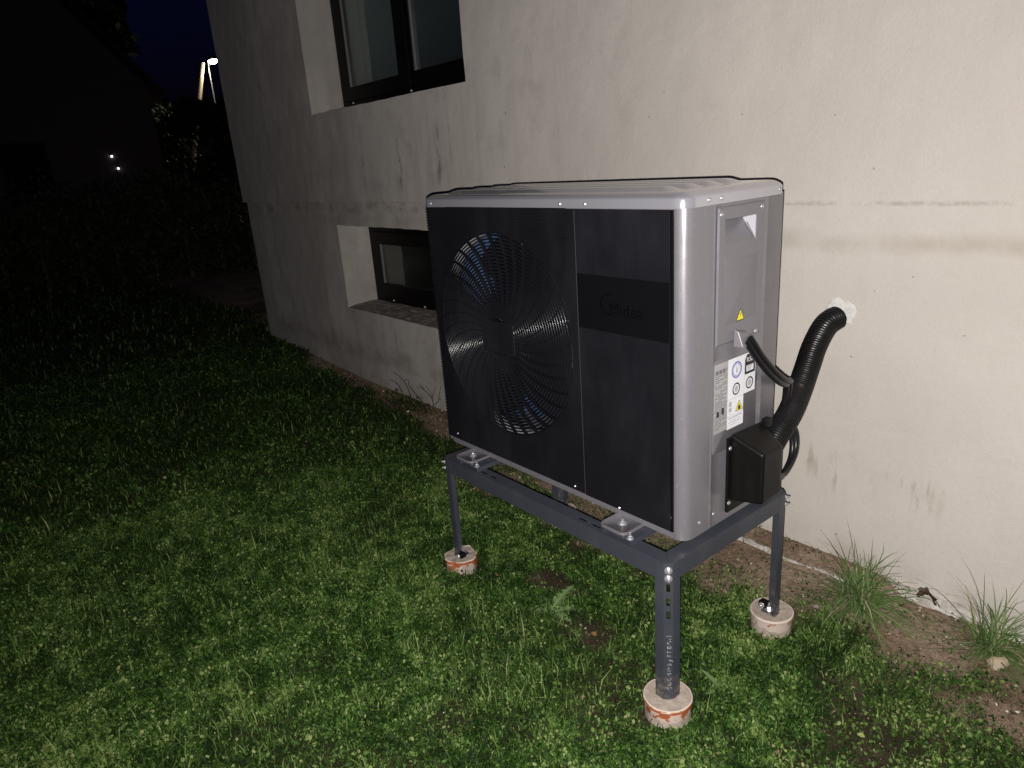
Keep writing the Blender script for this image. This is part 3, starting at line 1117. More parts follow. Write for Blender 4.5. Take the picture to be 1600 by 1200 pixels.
# fan grille: rim, rings, curved spokes, ribbed centre plate
gr = MB()
L = []
for r, y in ((RF + .005, YF + .002), (RF + .005, YF - .0016), (RF + .0025, YF - .003), (RF - .001, YF - .0026), (RF - .003, YF + .002)):
    L.append([(CX + r * math.cos(2 * PI * j / 128), y, CZ + r * math.sin(2 * PI * j / 128)) for j in range(128)])
gr.loops(L + [L[0]], True, False, False)
grille = gr.build("fan_grille", M['grille'], hp, smooth=True, angle=50)
NR = 24
for k in range(NR):
    r = .070 + (RF - .0095 - .070) * k / (NR - 1)
    dome = -.0035 - .010 * (1 - (r / RF) ** 2)
    nseg = 72 + int(72 * k / NR)
    m = MB()
    L = []
    for dr, dy in ((-.0012, .0060), (-.0013, -.0004), (-.0009, -.0014), (-.0003, -.0019), (.0003, -.0019), (.0009, -.0014), (.0013, -.0004), (.0012, .0060)):
        L.append([(CX + (r + dr) * math.cos(2 * PI * j / nseg), YF + .002 + dome + dy, CZ + (r + dr) * math.sin(2 * PI * j / nseg)) for j in range(nseg)])
    m.loops(L + [L[0]], True, False, False).build("ring", M['grille'], grille, smooth=True, angle=50)
NS = 36
for k in range(NS):
    a0 = math.radians(86.3 + 360 * k / NS)
    m = MB()
    L = []
    for i in range(15):
        s = i / 14
        r = .060 + (RF - .060) * (1 - s)
        a = a0 - math.radians(25) * s ** .9
        d = -.0035 - .010 * (1 - (r / RF) ** 2)
        y = YF + .0022 + d
        tang = Vector((-math.sin(a), 0, math.cos(a)))
        p = Vector((CX + r * math.cos(a), y, CZ + r * math.sin(a)))
        L.append([p - tang * .0015 - Vector((0, .0028, 0)), p + tang * .0015 - Vector((0, .0028, 0)), p + tang * .0015 + Vector((0, .009, 0)), p - tang * .0015 + Vector((0, .009, 0))])
    m.loops(L, True, True, True).build("spoke", M['grille'], grille)
hubp = MB()
hubp.loops([[(x, y, zz) for x, zz in rrect(CX - .079 + e, CX + .075 - e, CZ - .052 + e, CZ + .05 - e, .010)] for y, e in ((YF - .008, 0), (YF - .0125, 0), (YF - .0135, .001))], True, True, True)
hub_o = hubp.build("centre_plate", M['panel'], grille)
for k in range(11):
    zz = CZ - .046 + k * .0089
    r = MB()
    r.loops([[(x, YF - .0134, zz - .0040), (x, YF - .0160, zz - .001), (x, YF - .0160, zz + .0004), (x, YF - .0134, zz + .003)] for x in (CX - .075, CX + .071)], True, True, True)
    r.build("centre_rib", M['panel'], grille)

# shroud and fan behind the grille
sh = MB()
L = []
for r, y in ((RF + .004, YF + .0062), (RF + .001, YF + .012), (RF - .003, YF + .025), (RF - .003, YF + .050), (RF + .010, YF + .066), (RF + .012, YF + .066), (RF - .001, YF + .050), (RF + .0064, YF + .0066)):
    L.append([(CX + r * math.cos(2 * PI * j / 72), y, CZ + r * math.sin(2 * PI * j / 72)) for j in range(72)])
sh.loops(L, True, False, False).build("fan_shroud", M['shroud'], hp, smooth=True, angle=60)
fan = MB()
fan.loops([[(CX + r * math.cos(2 * PI * j / 40), y, CZ + r * math.sin(2 * PI * j / 40)) for j in range(40)] for r, y in ((.062, YF + .13), (.064, YF + .06), (.058, YF + .045), (.02, YF + .04))], True, False, True)
fan_o = fan.build("fan", M['fan'], hp, smooth=True, angle=40)
for k in range(3):
    m = MB()
    L = []
    for i in range(13):
        r = .055 + (.303 - .055) * i / 12
        sw = math.radians(18) * (i / 12) ** 1.4
        span = math.radians(92 - 12 * i / 12 + 10 * math.sin(i / 12 * PI))
        a0 = math.radians(-38 + 120 * k) + sw - span * .5
        top, bot = [], []
        for j in range(11):
            u = j / 10
            a = a0 + span * u
            y = YF + .085 + (.050 - .02 * i / 12) * (u - .5) * 1.5 + .012 * math.sin(u * PI)
            top.append((CX + r * math.cos(a), y, CZ + r * math.sin(a)))
            bot.append((CX + r * math.cos(a), y + .003, CZ + r * math.sin(a)))
        L.append(top + bot[::-1])
    m.loops(L, True, True, True).build("blade", M['fan'], fan_o, smooth=True, angle=50)

# lid: rounded skirt, bevel, raised ridges
lidb = MB()
ox0, ox1, oy0, oy1 = X0 - .010, X1 + .004, YF - .008, YB + .006
L = []
for off, zz in ((.0025, ZC + .002), (0., ZC), (0., ZC + .0195), (.0010, ZC + .0220), (.0035, ZC + .0245), (.0090, ZC + .0285), (.0180, ZC + .0328), (.026, ZC + .0345), (.036, ZC + .0352)):
    L.append([(x, y, zz) for x, y in rrect(ox0 + off, ox1 - off, oy0 + off, oy1 - off, max(.040 - off, .006), 8)])
lid = lidb.loops(L, True, False, True).build("lid", M['lidm'], hp, smooth=True, angle=32)
for (y0, y1) in ((-.872, -.812), (-.792, -.732), (-.712, -.652), (-.632, -.572)):
    L = []
    for off, zz in ((0, ZC + .0348), (.003, ZC + .0358), (.016, ZC + .0440), (.020, ZC + .0450)):
        L.append([(x, y, zz) for x, y in rrect(.055 + off * 2.2, .985 - off * 2.2, y0 + off, y1 - off, max(.026 - off, .005), 6)])
    MB().loops(L, True, False, True).build("ridge", M['lidm'], lid, smooth=True, angle=60)


def screw(c, ax, parent, r=.0044):
    ax = Vector(ax)
    c = Vector(c)
    up = Vector((0, 0, 1)) if abs(ax.z) < .9 else Vector((1, 0, 0))
    a = ax.cross(up).normalized()
    q = ax.cross(a)
    m = MB()
    m.loops([[c + ax * h + rr * (math.cos(2 * PI * k / 12) * a + math.sin(2 * PI * k / 12) * q) for k in range(12)] for rr, h in ((r * 1.35, 0), (r * 1.3, .0007), (r, .001), (r * .86, .0026), (r * .4, .0036))], True, False, True)
    return m.build("screw", M['zinc'], parent, smooth=True, angle=60)


for x in (.045, .655, .745):
    screw((x, oy0 - .0001, ZC + .010), (0, -1, 0), lid)
for y in (-.834, -.786, -.541):
    screw((ox1 + .0001, y, ZC + .012), (1, 0, 0), lid)
for y, zz in ((-.850, .530), (-.790, .532)):
    screw((X1 + .0008, y, zz), (1, 0, 0), hp)
for x, zz in ((.061, .5335), (.657, .525), (.830, .5165)):
    screw((x, YF - .0014, zz), (0, -1, 0), fp, .0030)

# service cover on the side, with a grip pocket
CY0, CY1, CZ0, CZ1 = -.797, -.604, .986, 1.317
HY0, HY1, HZ0, HZ1 = -.771, -.645, 1.228, 1.287
SXo = X1 + .0044
cov = grid_plate([CY0, CY0 + .004, HY0, HY1, CY1 - .004, CY1], [CZ0, CZ0 + .004, HZ0, HZ1, CZ1 - .004, CZ1], lambda u, v: HY0 < u < HY1 and HZ0 < v < HZ1, SXo, X1 + .0002,
                 lambda u, v, w: (w - (.0034 if (w > X1 + .002 and (u < CY0 + .001 or u > CY1 - .001 or v < CZ0 + .001 or v > CZ1 - .001)) else 0), u, v))
cover = cov.build("service_cover", M['silver'], hp)
D = .036
pk = MB()
e = .0
pk.add([(SXo, HY0, HZ0), (SXo, HY1, HZ0), (SXo - D, HY1, HZ1 - .008), (SXo - D, HY0 + .05, HZ1 - .008), (SXo, HY0, HZ1), (SXo, HY1, HZ1)],
       [(0, 1, 2, 3), (0, 3, 4), (3, 2, 5, 4)])
pk.build("grip_pocket", M['silver'], cover)
MB().add([(SXo, HY1 - .0006, HZ0), (SXo, HY1 - .0006, HZ1), (SXo - D, HY1 - .0006, HZ1 - .008)], [(0, 1, 2)]).build("pocket_side", M['lit_silver'], cover)  # silver wall facing the flash, its brightness painted in as a paler colour
# rim round the lower part of the pocket
MB().tube([(SXo + .0004, HY1 + .0008, HZ1 - .004), (SXo + .0004, HY1 + .0008, HZ0 + .002)], .0016, 8).build("pocket_rim", M['silver'], cover, smooth=True)
MB().tube([(SXo + .0004, HY1 - .001, HZ0 + .001), (SXo - D * .72 + .0015, HY1 - .001, HZ1 - .018)], .0016, 8).build("pocket_rim", M['silver'], cover, smooth=True)
# faint embossed field
L = []
for off, xx in ((0, SXo), (.003, SXo + .0014)):
    L.append([(xx, y, zz) for y, zz in rrect(-.770 + off, -.632 - off, 1.036 + off, 1.200 - off, .006)])
MB().loops(L, True, False, True).build("embossed_field", M['silver'], cover, smooth=True, angle=60)
for y, zz in ((-.786, 1.300), (-.620, 1.303), (-.628, .993)):
    screw((SXo + .0001, y, zz), (1, 0, 0), cover, .0045)


def side_m(y, zz, x=SXo + .0016):
    return frame_m((x, y, zz), (0, 1, 0), (0, 0, 1))


def tri(y, zz, s, x):
    return [(x, y - s * .5, zz - s * .43), (x, y + s * .5, zz - s * .43), (x, y, zz + s * .43)]


ws = MB().add(tri(-.702, 1.051, .036, SXo + .0016), [(0, 1, 2)]).build("warning_sticker", M['ink'], cover)
MB().add(tri(-.702, 1.0505, .029, SXo + .0018), [(0, 1, 2)]).build("warning_symbol", M['yellow'], cover)
text_obj("warning_mark", "!", .018, M['ink'], cover, side_m(-.702, 1.0485, SXo + .0021), .0001)
# cable hood
hood = MB()
hood.add([(SXo, -.726, .972), (SXo, -.676, .972), (SXo, -.676, 1.006), (SXo, -.726, 1.018), (SXo + .026, -.722, .972), (SXo + .026, -.680, .972), (SXo + .012, -.682, 1.002), (SXo + .012, -.722, 1.012)],
         [(0, 1, 2, 3), (4, 5, 6, 7), (0, 1, 5, 4), (1, 2, 6, 5), (2, 3, 7, 6), (3, 0, 4, 7)])
hood.build("cable_hood", M['silver'], hp, bevel=.003)

# label recess with the rating plate and stickers
L = []
for off, xx in ((0, X1 - .0004), (.0025, X1 + .0016)):
    L.append([(xx, y, zz) for y, zz in rrect(-.801 + off, -.607 - off, .700 + off, .950 - off, .010)])
lab = MB().loops(L, True, False, True).build("label_field", M['silver'], hp, smooth=True, angle=60)
LX = X1 + .0016


def patch(name, y0, y1, z0, z1, m, lift, r=.0):
    pts = rrect(y0, y1, z0, z1, r, 4) if r else [(y0, z0), (y1, z0), (y1, z1), (y0, z1)]
    return MB().add([(LX + lift, a, c) for a, c in pts], [tuple(range(len(pts)))]).build(name, m, lab)


patch("rating_plate", -.7985, -.7425, .757, .9405, M['stk_grey'], .0004)
rr_ = random.Random(3)
pl = MB()
zz = .918
while zz > .765:
    yy = -.794
    hh = .0022 if zz < .91 else .006
    while yy < -.748:
        wv_ = rr_.uniform(.006, .02) if zz < .91 else .012
        if rr_.random() < .8:
            pl.add([(LX + .0007, yy, zz), (LX + .0007, min(yy + wv_, -.746), zz), (LX + .0007, min(yy + wv_, -.746), zz + hh), (LX + .0007, yy, zz + hh)], [(0, 1, 2, 3)])
        yy += wv_ + .003
    zz -= .0052
pl.build("printed_lines", M['inkgrey'], lab)
for a_, c_, wd, ht in ((-.782, .801, .010, .014), (-.761, .803, .010, .017)):
    patch("approval_mark", a_ - wd / 2, a_ + wd / 2, c_, c_ + ht, M['ink'], .0010)
patch("white_sticker", -.7415, -.6690, .834, .941, M['stk_white'], .0004)
patch("white_sticker", -.6685, -.6190, .834, .941, M['stk_white'], .0004)
patch("white_sticker", -.7415, -.6705, .7885, .8335, M['stk_white'], .0004)
patch("white_sticker", -.7415, -.6690, .7535, .7880, M['stk_white'], .0005)


def ring_patch(y, zz, r0, r1, m, lift, name):
    b = MB()
    n = 28
    L = [[(LX + lift, y + r * math.cos(2 * PI * k / n), zz + r * math.sin(2 * PI * k / n)) for k in range(n)] for r in (r0, r1)]
    b.loops(L, True, False, False).build(name, m, lab)


ring_patch(-.704, .908, .0185, .0220, M['blue'], .0010, "blue_ring")
ring_patch(-.704, .908, .0150, .0165, M['blue'], .0010, "blue_ring")
text_obj("info_letter", "i", .026, M['ink'], lab, side_m(-.704, .908, LX + .0012), .0001)
for y, zz in ((-.704, .857), (-.645, .859)):
    ring_patch(y, zz, .0125, .0165, M['ink'], .0010, "black_ring")
    ring_patch(y, zz, .0, .0085, M['inkpale'], .0010, "ring_centre")
tl = MB()
tl.add([(LX + .0010, -.668, .885), (LX + .0010, -.622, .885), (LX + .0010, -.622, .905), (LX + .0010, -.638, .938), (LX + .0010, -.660, .938), (LX + .0010, -.668, .925)], [(0, 1, 2, 3, 4, 5)])
tl.build("refrigerant_mark", M['ink'], lab)
text_obj("refrigerant_text", "R32", .017, M['stk_white'], lab, side_m(-.648, .923, LX + .0013), .0001)
patch("refrigerant_box", -.662, -.630, .892, .908, M['stk_white'], .0013)
for k in range(3):
    patch("printed_line", -.658, -.658 + .022 - .004 * k, .9045 - .0045 * k, .9063 - .0045 * k, M['inkgrey'], .0016)
MB().add(tri(-.689, .809, .033, LX + .0010), [(0, 1, 2)]).build("hazard_outline", M['ink'], lab)
MB().add(tri(-.689, .8085, .028, LX + .0012), [(0, 1, 2)]).build("hazard_triangle", M['yellow'], lab)
fm = MB()
fm.add([(LX + .0015, -.689 + a, .8005 + c) for a, c in ((-.005, -.003), (.005, -.003), (.006, .003), (.003, .006), (.002, .012), (-.001, .008), (-.004, .009), (-.0055, .003))], [tuple(range(8))])
fm.build("flame_mark", M['ink'], lab)
pq = MB()
for (y0, y1, z0, z1) in ((-.735, -.723, .814, .828), (-.735, -.722, .800, .811), (-.733, -.725, .7935, .7955)):
    pq.add([(LX + .0009, y0, z0), (LX + .0009, y1, z0), (LX + .0009, y1, z1), (LX + .0009, y0, z1)], [(0, 1, 2, 3)])
pq.build("pictogram", M['inkpale'], lab)
pq = MB()
for k, (y0, y1) in enumerate(((-.737, -.675), (-.728, -.684), (-.736, -.680), (-.730, -.700))):
    z0 = .7815 - .0062 * k
    pq.add([(LX + .0010, y0, z0), (LX + .0010, y1, z0), (LX + .0010, y1, z0 + (.003 if k == 0 else .0018)), (LX + .0010, y0, z0 + (.003 if k == 0 else .0018))], [(0, 1, 2, 3)])
pq.build("printed_text_bars", M['inkgrey'] if False else M['inkpale'], lab)

# black valve box low on the side
vb = MB()
vb.add([(X1 + .002, -.726, .545), (X1 + .002, -.584, .570), (X1 + .002, -.584, .735), (X1 + .002, -.726, .740),
        (1.147, -.720, .563), (1.147, -.628, .566), (1.147, -.628, .703), (1.147, -.720, .704)],
       [(0, 1, 2, 3), (4, 5, 6, 7), (0, 1, 5, 4), (1, 2, 6, 5), (2, 3, 7, 6), (3, 0, 4, 7)])
vbo = vb.build("valve_box", M['boxm'], hp, bevel=.009, seg=4)
MB().box(X1 + .0012, X1 + .010, -.741, -.580, .518, .731).build("box_flange", M['boxm'], vbo, bevel=.002)
MB().box(X1 + .012, X1 + .034, -.60, -.574, .722, .748).build("box_clip", M['boxm'], vbo, bevel=.005)
for y, zz in ((-.7345, .703), (-.7345, .546)):
    screw((X1 + .0102, y, zz), (1, 0, 0), vbo, .0048)

# feet bolted to the stand
for (cx, y0, y1) in ((.188, -.988, YF + .03), (.868, -.988, YF + .03), (.188, YB - .03, YB + .07), (.868, YB - .03, YB + .07)):
    L = []
    zt_ = FH + .0165
    front = y0 < -.9
    for off, zz in ((.0, zt_), (0, zt_ + .0055), (.002, zt_ + .0065), (.0055, zt_ + .0065), (.008, zt_ + .004)):
        L.append([(x, y, zz) for x, y in rrect(cx - .048 + off, cx + .048 - off, y0 + off, y1 - off, .022 - off * .8, 6)])
    ftb = MB().loops(L, True, True, True).build("mounting_foot", M['silver'], hp, smooth=True, angle=50)
    bolt((cx + .002, (y0 + .046) if front else y1 - .046, zt_ + .0042), (0, 0, 1), ftb, .0085, .007, .0145, .008)

# ================================================================== HOSE, CABLE, FOAM
def catmull(pts, n):
    P = [Vector(p) for p in pts]
    P = [P[0] * 2 - P[1]] + P + [P[-1] * 2 - P[-2]]
    out = []
    for i in range(1, len(P) - 2):
        for k in range(n):
            t_ = k / n
            a, b_, c, d = P[i - 1], P[i], P[i + 1], P[i + 2]
            out.append(.5 * ((2 * b_) + (c - a) * t_ + (2 * a - 5 * b_ + 4 * c - d) * t_ * t_ + (3 * b_ - a - 3 * c + d) * t_ ** 3))
    out.append(P[-2])
    return out


def resample(path, step):
    d = [0]
    for a, c in zip(path, path[1:]):
        d.append(d[-1] + (c - a).length)
    n = int(d[-1] / step)
    out = []
    j = 0
    for i in range(n + 1):
        s = i * step
        while j < len(d) - 2 and d[j + 1] < s:
            j += 1
        f = (s - d[j]) / max(d[j + 1] - d[j], 1e-9)
        out.append(path[j].lerp(path[j + 1], f))
    return out


hose_pts = [(.961, .06, .885), (.957, .02, .893), (.949, -.05, .877), (.957, -.13, .829), (.983, -.22, .781), (1.015, -.32, .738), (1.050, -.43, .708), (1.074, -.53, .688), (1.090, -.60, .668)]
path = resample(catmull(hose_pts, 14), .0016)
rad = [.0338 + .0062 * (1 - i / len(path)) - .0038 * (.5 - .5 * math.cos(2 * PI * i / 6.4)) ** 1.5 for i in range(len(path))]
hose = MB().tube(path, rad, 24, False).build("corrugated_hose", M['hosem'], None, smooth=True, angle=80, origin=(.957, 0, .89))
tag(hose, "black corrugated hose curving from the black valve box into the wall", "hose")

cable_pts = [(1.074, -.702, .985), (1.080, -.690, .965), (1.085, -.665, .932), (1.092, -.625, .890), (1.094, -.575, .852), (1.086, -.525, .828), (1.068, -.485, .816), (1.050, -.455, .803), (1.041, -.44, .775), (1.036, -.435, .74), (1.030, -.43, .69), (1.050, -.41, .63), (1.062, -.43, .575), (1.075, -.50, .545), (1.085, -.56, .560)]
path = catmull(cable_pts, 8)
cb = MB().tube(path, [.0088] * len(path), 12, True, 1.0)
power = thing("power_cable", "smooth black twin cable bending from the side cover down behind the hose", "cable", (1.07, -.7, .98))
cb.build("cable", M['cable'], power, smooth=True, angle=80)
path2 = [p + Vector((.004, .0115, .0075)) for p in path]
MB().tube(path2, [.0082] * len(path2), 12, True, 1.0).build("cable", M['cable'], power, smooth=True, angle=80)

fo = MB()
L = []
rf = random.Random(5)
N = 30
amp = [1 + .07 * math.sin(3 * 2 * PI * j / N + 1) + .13 * rf.uniform(-1, 1) for j in range(N)]
for r, h in ((.049, .0004), (.047, .0022), (.043, .0040), (.036, .005), (.02, .003)):
    L.append([(.966 + r * amp[j] * math.cos(2 * PI * j / N), -h - .0016 * rf.uniform(0, 1), 0.908 + r * 1.0 * amp[j] * math.sin(2 * PI * j / N)) for j in range(N)])
fo.loops(L, True, False, True)
tag(fo.build("foam_sealant", M['foam'], None, smooth=True, angle=60, origin=(.962, 0, .905)), "lumpy white foam sealing the hose hole in the wall", "foam")


# ================================================================== LAWN
def camera_space(x, y, z):
    """rough view test in the place round the photographer (margin on every side)"""
    R = np.array(cam_o.rotation_euler.to_matrix())
    d = np.stack([x - CAM_LOC.x, y - CAM_LOC.y, z - CAM_LOC.z], -1) @ R
    return d[:, 0] / -d[:, 2], d[:, 1] / -d[:, 2], -d[:, 2]


def scatter(n, rmin, rmax, seed, margin=.42):
    r_ = np.random.default_rng(seed)
    n = int(n * 1.30)
    a = r_.uniform(math.radians(62), math.radians(212), n)
    # uniform over the ring's area
    rr = np.sqrt(r_.uniform(rmin ** 2, rmax ** 2, n))
    x = CAM_LOC.x + rr * np.cos(a)
    y = CAM_LOC.y + rr * np.sin(a)
    u, v, w = camera_space(x, y, np.zeros(n))
    ok = (w > .1) & (np.abs(u) < .733 + margin) & (np.abs(v) < .55 + margin) & ((y < -.004) | (x < -4.35))
    return x[ok], y[ok]


def keep_turf(x, y, r_, power=1.):
    t_ = turf(x, y)
    ok = r_.random(len(x)) < np.clip(t_ ** power + .03, 0, 1)
    for px, py, pz in PUCK:
        ok &= np.hypot(x - px, y - py) > .071
    return ok


def blades(name, x, y, h, w, seed, tint, lean=.6, z=None):
    r_ = np.random.default_rng(seed)
    n = len(x)
    z = gz(x, y) - .004 if z is None else z
    az = r_.uniform(0, 2 * PI, n)
    ln = np.abs(r_.normal(0, lean, n))
    dx, dy = np.cos(az), np.sin(az)
    fx, fy = -dy, dx
    tw = r_.uniform(-.6, .6, n)
    fx, fy = fx * np.cos(tw) + dx * np.sin(tw), fy * np.cos(tw) + dy * np.sin(tw)
    co = np.zeros((n, 5, 3))
    for k, (s, ww) in enumerate(((0, .8), (0, .8), (.5, 1), (.5, 1), (1, 0))):
        bend = ln * s + .9 * ln * s * s
        hx = h * np.sin(np.minimum(bend, 2.2)) * s
        hz = h * s * np.cos(np.minimum(bend * .75, 1.9))
        sg = (-1, 1, 1, -1, 0)[k]
        co[:, k, 0] = x + dx * hx + fx * sg * w * ww * .5
        co[:, k, 1] = y + dy * hx + fy * sg * w * ww * .5
        co[:, k, 2] = z + hz
    base = np.arange(n)[:, None] * 5
    tris = np.concatenate([base + np.array([[0, 1, 2]]), base + np.array([[0, 2, 3]]), base + np.array([[3, 2, 4]])], 1).reshape(-1, 3)
    me = bpy.data.meshes.new(name)
    fill_mesh(me, co.reshape(-1, 3), tris)
    at = me.attributes.new("tint", 'FLOAT', 'POINT')
    at.data.foreach_set("value", np.repeat(tint, 5).astype(np.float32))
    return me


def leaves(name, x, y, z, ln, wd, seed, tint, tilt=.5, up=True):
    """small folded leaves: two quads along a midrib"""
    r_ = np.random.default_rng(seed)
    n = len(x)
    az = r_.uniform(0, 2 * PI, n)
    if up:
        el = r_.normal(.15, tilt, n)
        ro = r_.normal(0, tilt, n)
    else:
        el = r_.uniform(-1.4, 1.4, n)
        ro = r_.uniform(-PI, PI, n)
    d = np.stack([np.cos(az) * np.cos(el), np.sin(az) * np.cos(el), np.sin(el)], -1)
    s0 = np.stack([-np.sin(az), np.cos(az), np.zeros(n)], -1)
    nn = np.cross(d, s0)
    s = s0 * np.cos(ro)[:, None] + nn * np.sin(ro)[:, None]
    nn = np.cross(d, s)
    P = np.stack([x, y, z], -1)
    co = np.zeros((n, 6, 3))
    L_ = ln[:, None]
    W_ = wd[:, None]
    fold = .18
    co[:, 0] = P
    co[:, 1] = P + d * L_ * .30 + s * W_ * .42 + nn * W_ * fold
    co[:, 2] = P + d * L_ * .75 + s * W_ * .48 + nn * W_ * fold
    co[:, 3] = P + d * L_ - nn * L_ * .06
    co[:, 4] = P + d * L_ * .75 - s * W_ * .48 + nn * W_ * fold
    co[:, 5] = P + d * L_ * .30 - s * W_ * .42 + nn * W_ * fold
    base = np.arange(n)[:, None] * 6
    q = np.concatenate([base + np.array([[0, 1, 2, 3]]), base + np.array([[0, 3, 4, 5]])], 1).reshape(-1, 4)
    me = bpy.data.meshes.new(name)
    fill_mesh(me, co.reshape(-1, 3), q)
    at = me.attributes.new("tint", 'FLOAT', 'POINT')
    at.data.foreach_set("value", np.repeat(tint, 6).astype(np.float32))
    return me


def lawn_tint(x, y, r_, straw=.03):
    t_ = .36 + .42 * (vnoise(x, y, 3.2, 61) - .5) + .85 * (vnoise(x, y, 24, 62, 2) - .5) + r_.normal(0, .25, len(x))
    t_ = t_ - .30 * sstep(np.hypot(x - 2.02, y + 2.2), 2.9, 4.4)  # darker with distance from the camera: flash falloff painted into the tint
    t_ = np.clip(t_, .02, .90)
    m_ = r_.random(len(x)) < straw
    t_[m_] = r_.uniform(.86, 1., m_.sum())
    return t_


def stuff(name, me, m):
    me.materials.append(m)
    return tag(link(name, me, None, Vector((0, 0, 0))), kind='stuff')


def cat(*A):
    return np.concatenate(A)


# grass blades in three rings of distance
GX, GY, GH, GW, GT = [], [], [], [], []
for n, r0, r1, h, w, seed in ((300000, .5, 3.4, .036, .0030, 1), (230000, 3.4, 6.2, .036, .0044, 2), (190000, 6.2, 13, .045, .010, 3)):
    x, y = scatter(n, r0, r1, seed)
    r_ = np.random.default_rng(seed + 50)
    ok = keep_turf(x, y, r_, 1.2)
    x, y = x[ok], y[ok]
    t_ = turf(x, y)
    GX.append(x)
    GY.append(y)
    GH.append(h * r_.uniform(.45, 1.35, len(x)) * (.6 + .4 * t_) * (.7 + .6 * vnoise(x, y, 4, 71)))
    GW.append(w * r_.uniform(.6, 1.3, len(x)))
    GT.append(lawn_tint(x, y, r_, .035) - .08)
    lg_ = r_.random(len(x)) < .012
    GH[-1][lg_] *= 1.9
    GT[-1][lg_] = r_.uniform(.6, .97, lg_.sum())
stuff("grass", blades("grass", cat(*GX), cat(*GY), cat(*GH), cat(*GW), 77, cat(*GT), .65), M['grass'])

# broad small leaves (clover and weeds) between the blades
GX, GY, GZ, GL, GW, GT = [], [], [], [], [], []
for n, r0, r1, ln, seed in ((600000, .5, 3.4, .0100, 5), (150000, 3.4, 6.5, .017, 6)):
    x, y = scatter(n, r0, r1, seed)
    r_ = np.random.default_rng(seed + 50)
    ok = keep_turf(x, y, r_, 1.5) & (r_.random(len(x)) < .25 + .95 * sstep(vnoise(x, y, 2.6, 81), .35, .6))
    x, y = x[ok], y[ok]
    GX.append(x)
    GY.append(y)
    GZ.append(gz(x, y) + r_.uniform(.004, .026, len(x)) * (.7 + .6 * vnoise(x, y, 5, 82)))
    s = ln * r_.uniform(.5, 1.35, len(x))
    GL.append(s)
    GW.append(s * r_.uniform(.45, .85, len(x)))
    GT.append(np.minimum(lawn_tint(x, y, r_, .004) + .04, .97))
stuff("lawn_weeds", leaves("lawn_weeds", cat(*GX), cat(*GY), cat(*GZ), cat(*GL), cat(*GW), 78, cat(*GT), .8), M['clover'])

# crumbs of soil and gravel on the bare ground
x, y = scatter(90000, .8, 5.2, 9)
r_ = np.random.default_rng(90)
ok = r_.random(len(x)) < np.clip(1 - turf(x, y) * 1.25, .004, 1) * (.45 + .55 * sstep(y, -.62, -.36))
x, y = x[ok], y[ok]
n = len(x)
s = np.exp(r_.normal(math.log(.0030), .55, n)).clip(.0012, .011)
base = np.array([(1, 0, 0), (-1, 0, 0), (0, 1, 0), (0, -1, 0), (0, 0, 1), (0, 0, -1)], float)
co = base[None] * s[:, None, None] * r_.uniform(.55, 1.25, (n, 6, 1)) + r_.normal(0, .12, (n, 6, 3)) * s[:, None, None]
co[..., 2] *= .75
an = r_.uniform(0, PI, n)
ca, sa = np.cos(an)[:, None], np.sin(an)[:, None]
co = np.stack([co[..., 0] * ca - co[..., 1] * sa, co[..., 0] * sa + co[..., 1] * ca, co[..., 2]], -1)
co += np.stack([x, y, gz(x, y) + s * .3], -1)[:, None]
fa = np.array([(0, 2, 4), (2, 1, 4), (1, 3, 4), (3, 0, 4), (2, 0, 5), (1, 2, 5), (3, 1, 5), (0, 3, 5)])
me = bpy.data.meshes.new("soil_crumbs")
fill_mesh(me, co.reshape(-1, 3), (np.arange(n)[:, None, None] * 6 + fa[None]).reshape(-1, 3))
at = me.attributes.new("tint", 'FLOAT', 'POINT')
at.data.foreach_set("value", np.repeat(np.clip(r_.beta(1.6, 2.2, n) + (r_.random(n) < .03) * .6, 0, 1), 6).astype(np.float32))
stuff("soil_crumbs", me, M['crumb'])


# ================================================================== TUFTS AND SMALL PLANTS BY THE WALL
def tuft(name, label, c, n, length, spread, seed):
    r_ = np.random.default_rng(seed)
    b = MB()
    tints = []
    for i in range(n):
        az = r_.uniform(0, 2 * PI)
        if r_.random() < .25:
            az = r_.uniform(PI, 2 * PI)
        q = abs(r_.normal(0, .5))
        el = max(.12, 1.45 - abs(r_.normal(0, spread)))
        Lb = length * (r_.uniform(.35, .95) if r_.random() < .85 else r_.uniform(.9, 1.25))
        w = r_.uniform(.0015, .0027)
        x0 = c[0] + r_.normal(0, .022)
        y0 = min(c[1] + r_.normal(0, .022), -.01)
        p = Vector((x0, y0, float(gz(x0, y0)) - .003))
        d = Vector((math.cos(az) * math.cos(el), math.sin(az) * math.cos(el), math.sin(el)))
        droop = r_.uniform(.06, .34)
        side = Vector((-math.sin(az), math.cos(az), 0)) * w
        L = []
        K = 7
        for k in range(K):
            s = k / (K - 1)
            wk = 1 - s ** 2.2
            L.append([p - side * wk, p + side * wk + Vector((0, 0, w * .3))])
            p = p + d * (Lb / K)
            if p.y > -.006:
                p.y = -.006
            d = (d + Vector((0, 0, -droop * (1 + s)))).normalized()
            if p.z < .006:
                p.z = .006
        vs = [q_ for l in L for q_ in l]
        b.add(vs, [(2 * k, 2 * k + 1, 2 * k + 3, 2 * k + 2) for k in range(K - 1)])
        tints += [float(np.clip(r_.normal(.45, .24) + (.5 if r_.random() < .13 else 0), 0, 1))] * (2 * K)
    me = bpy.data.meshes.new(name)
    o = Vector((c[0], c[1], 0))
    me.from_pydata([tuple(Vector(v) - o) for v in b.v], [], b.f)
    at = me.attributes.new("tint", 'FLOAT', 'POINT')
    at.data.foreach_set("value", np.array(tints, np.float32))
    me.materials.append(M['tuft'])
    return tag(link(name, me, None, o), label, "grass tuft", "long grass tufts by the wall")


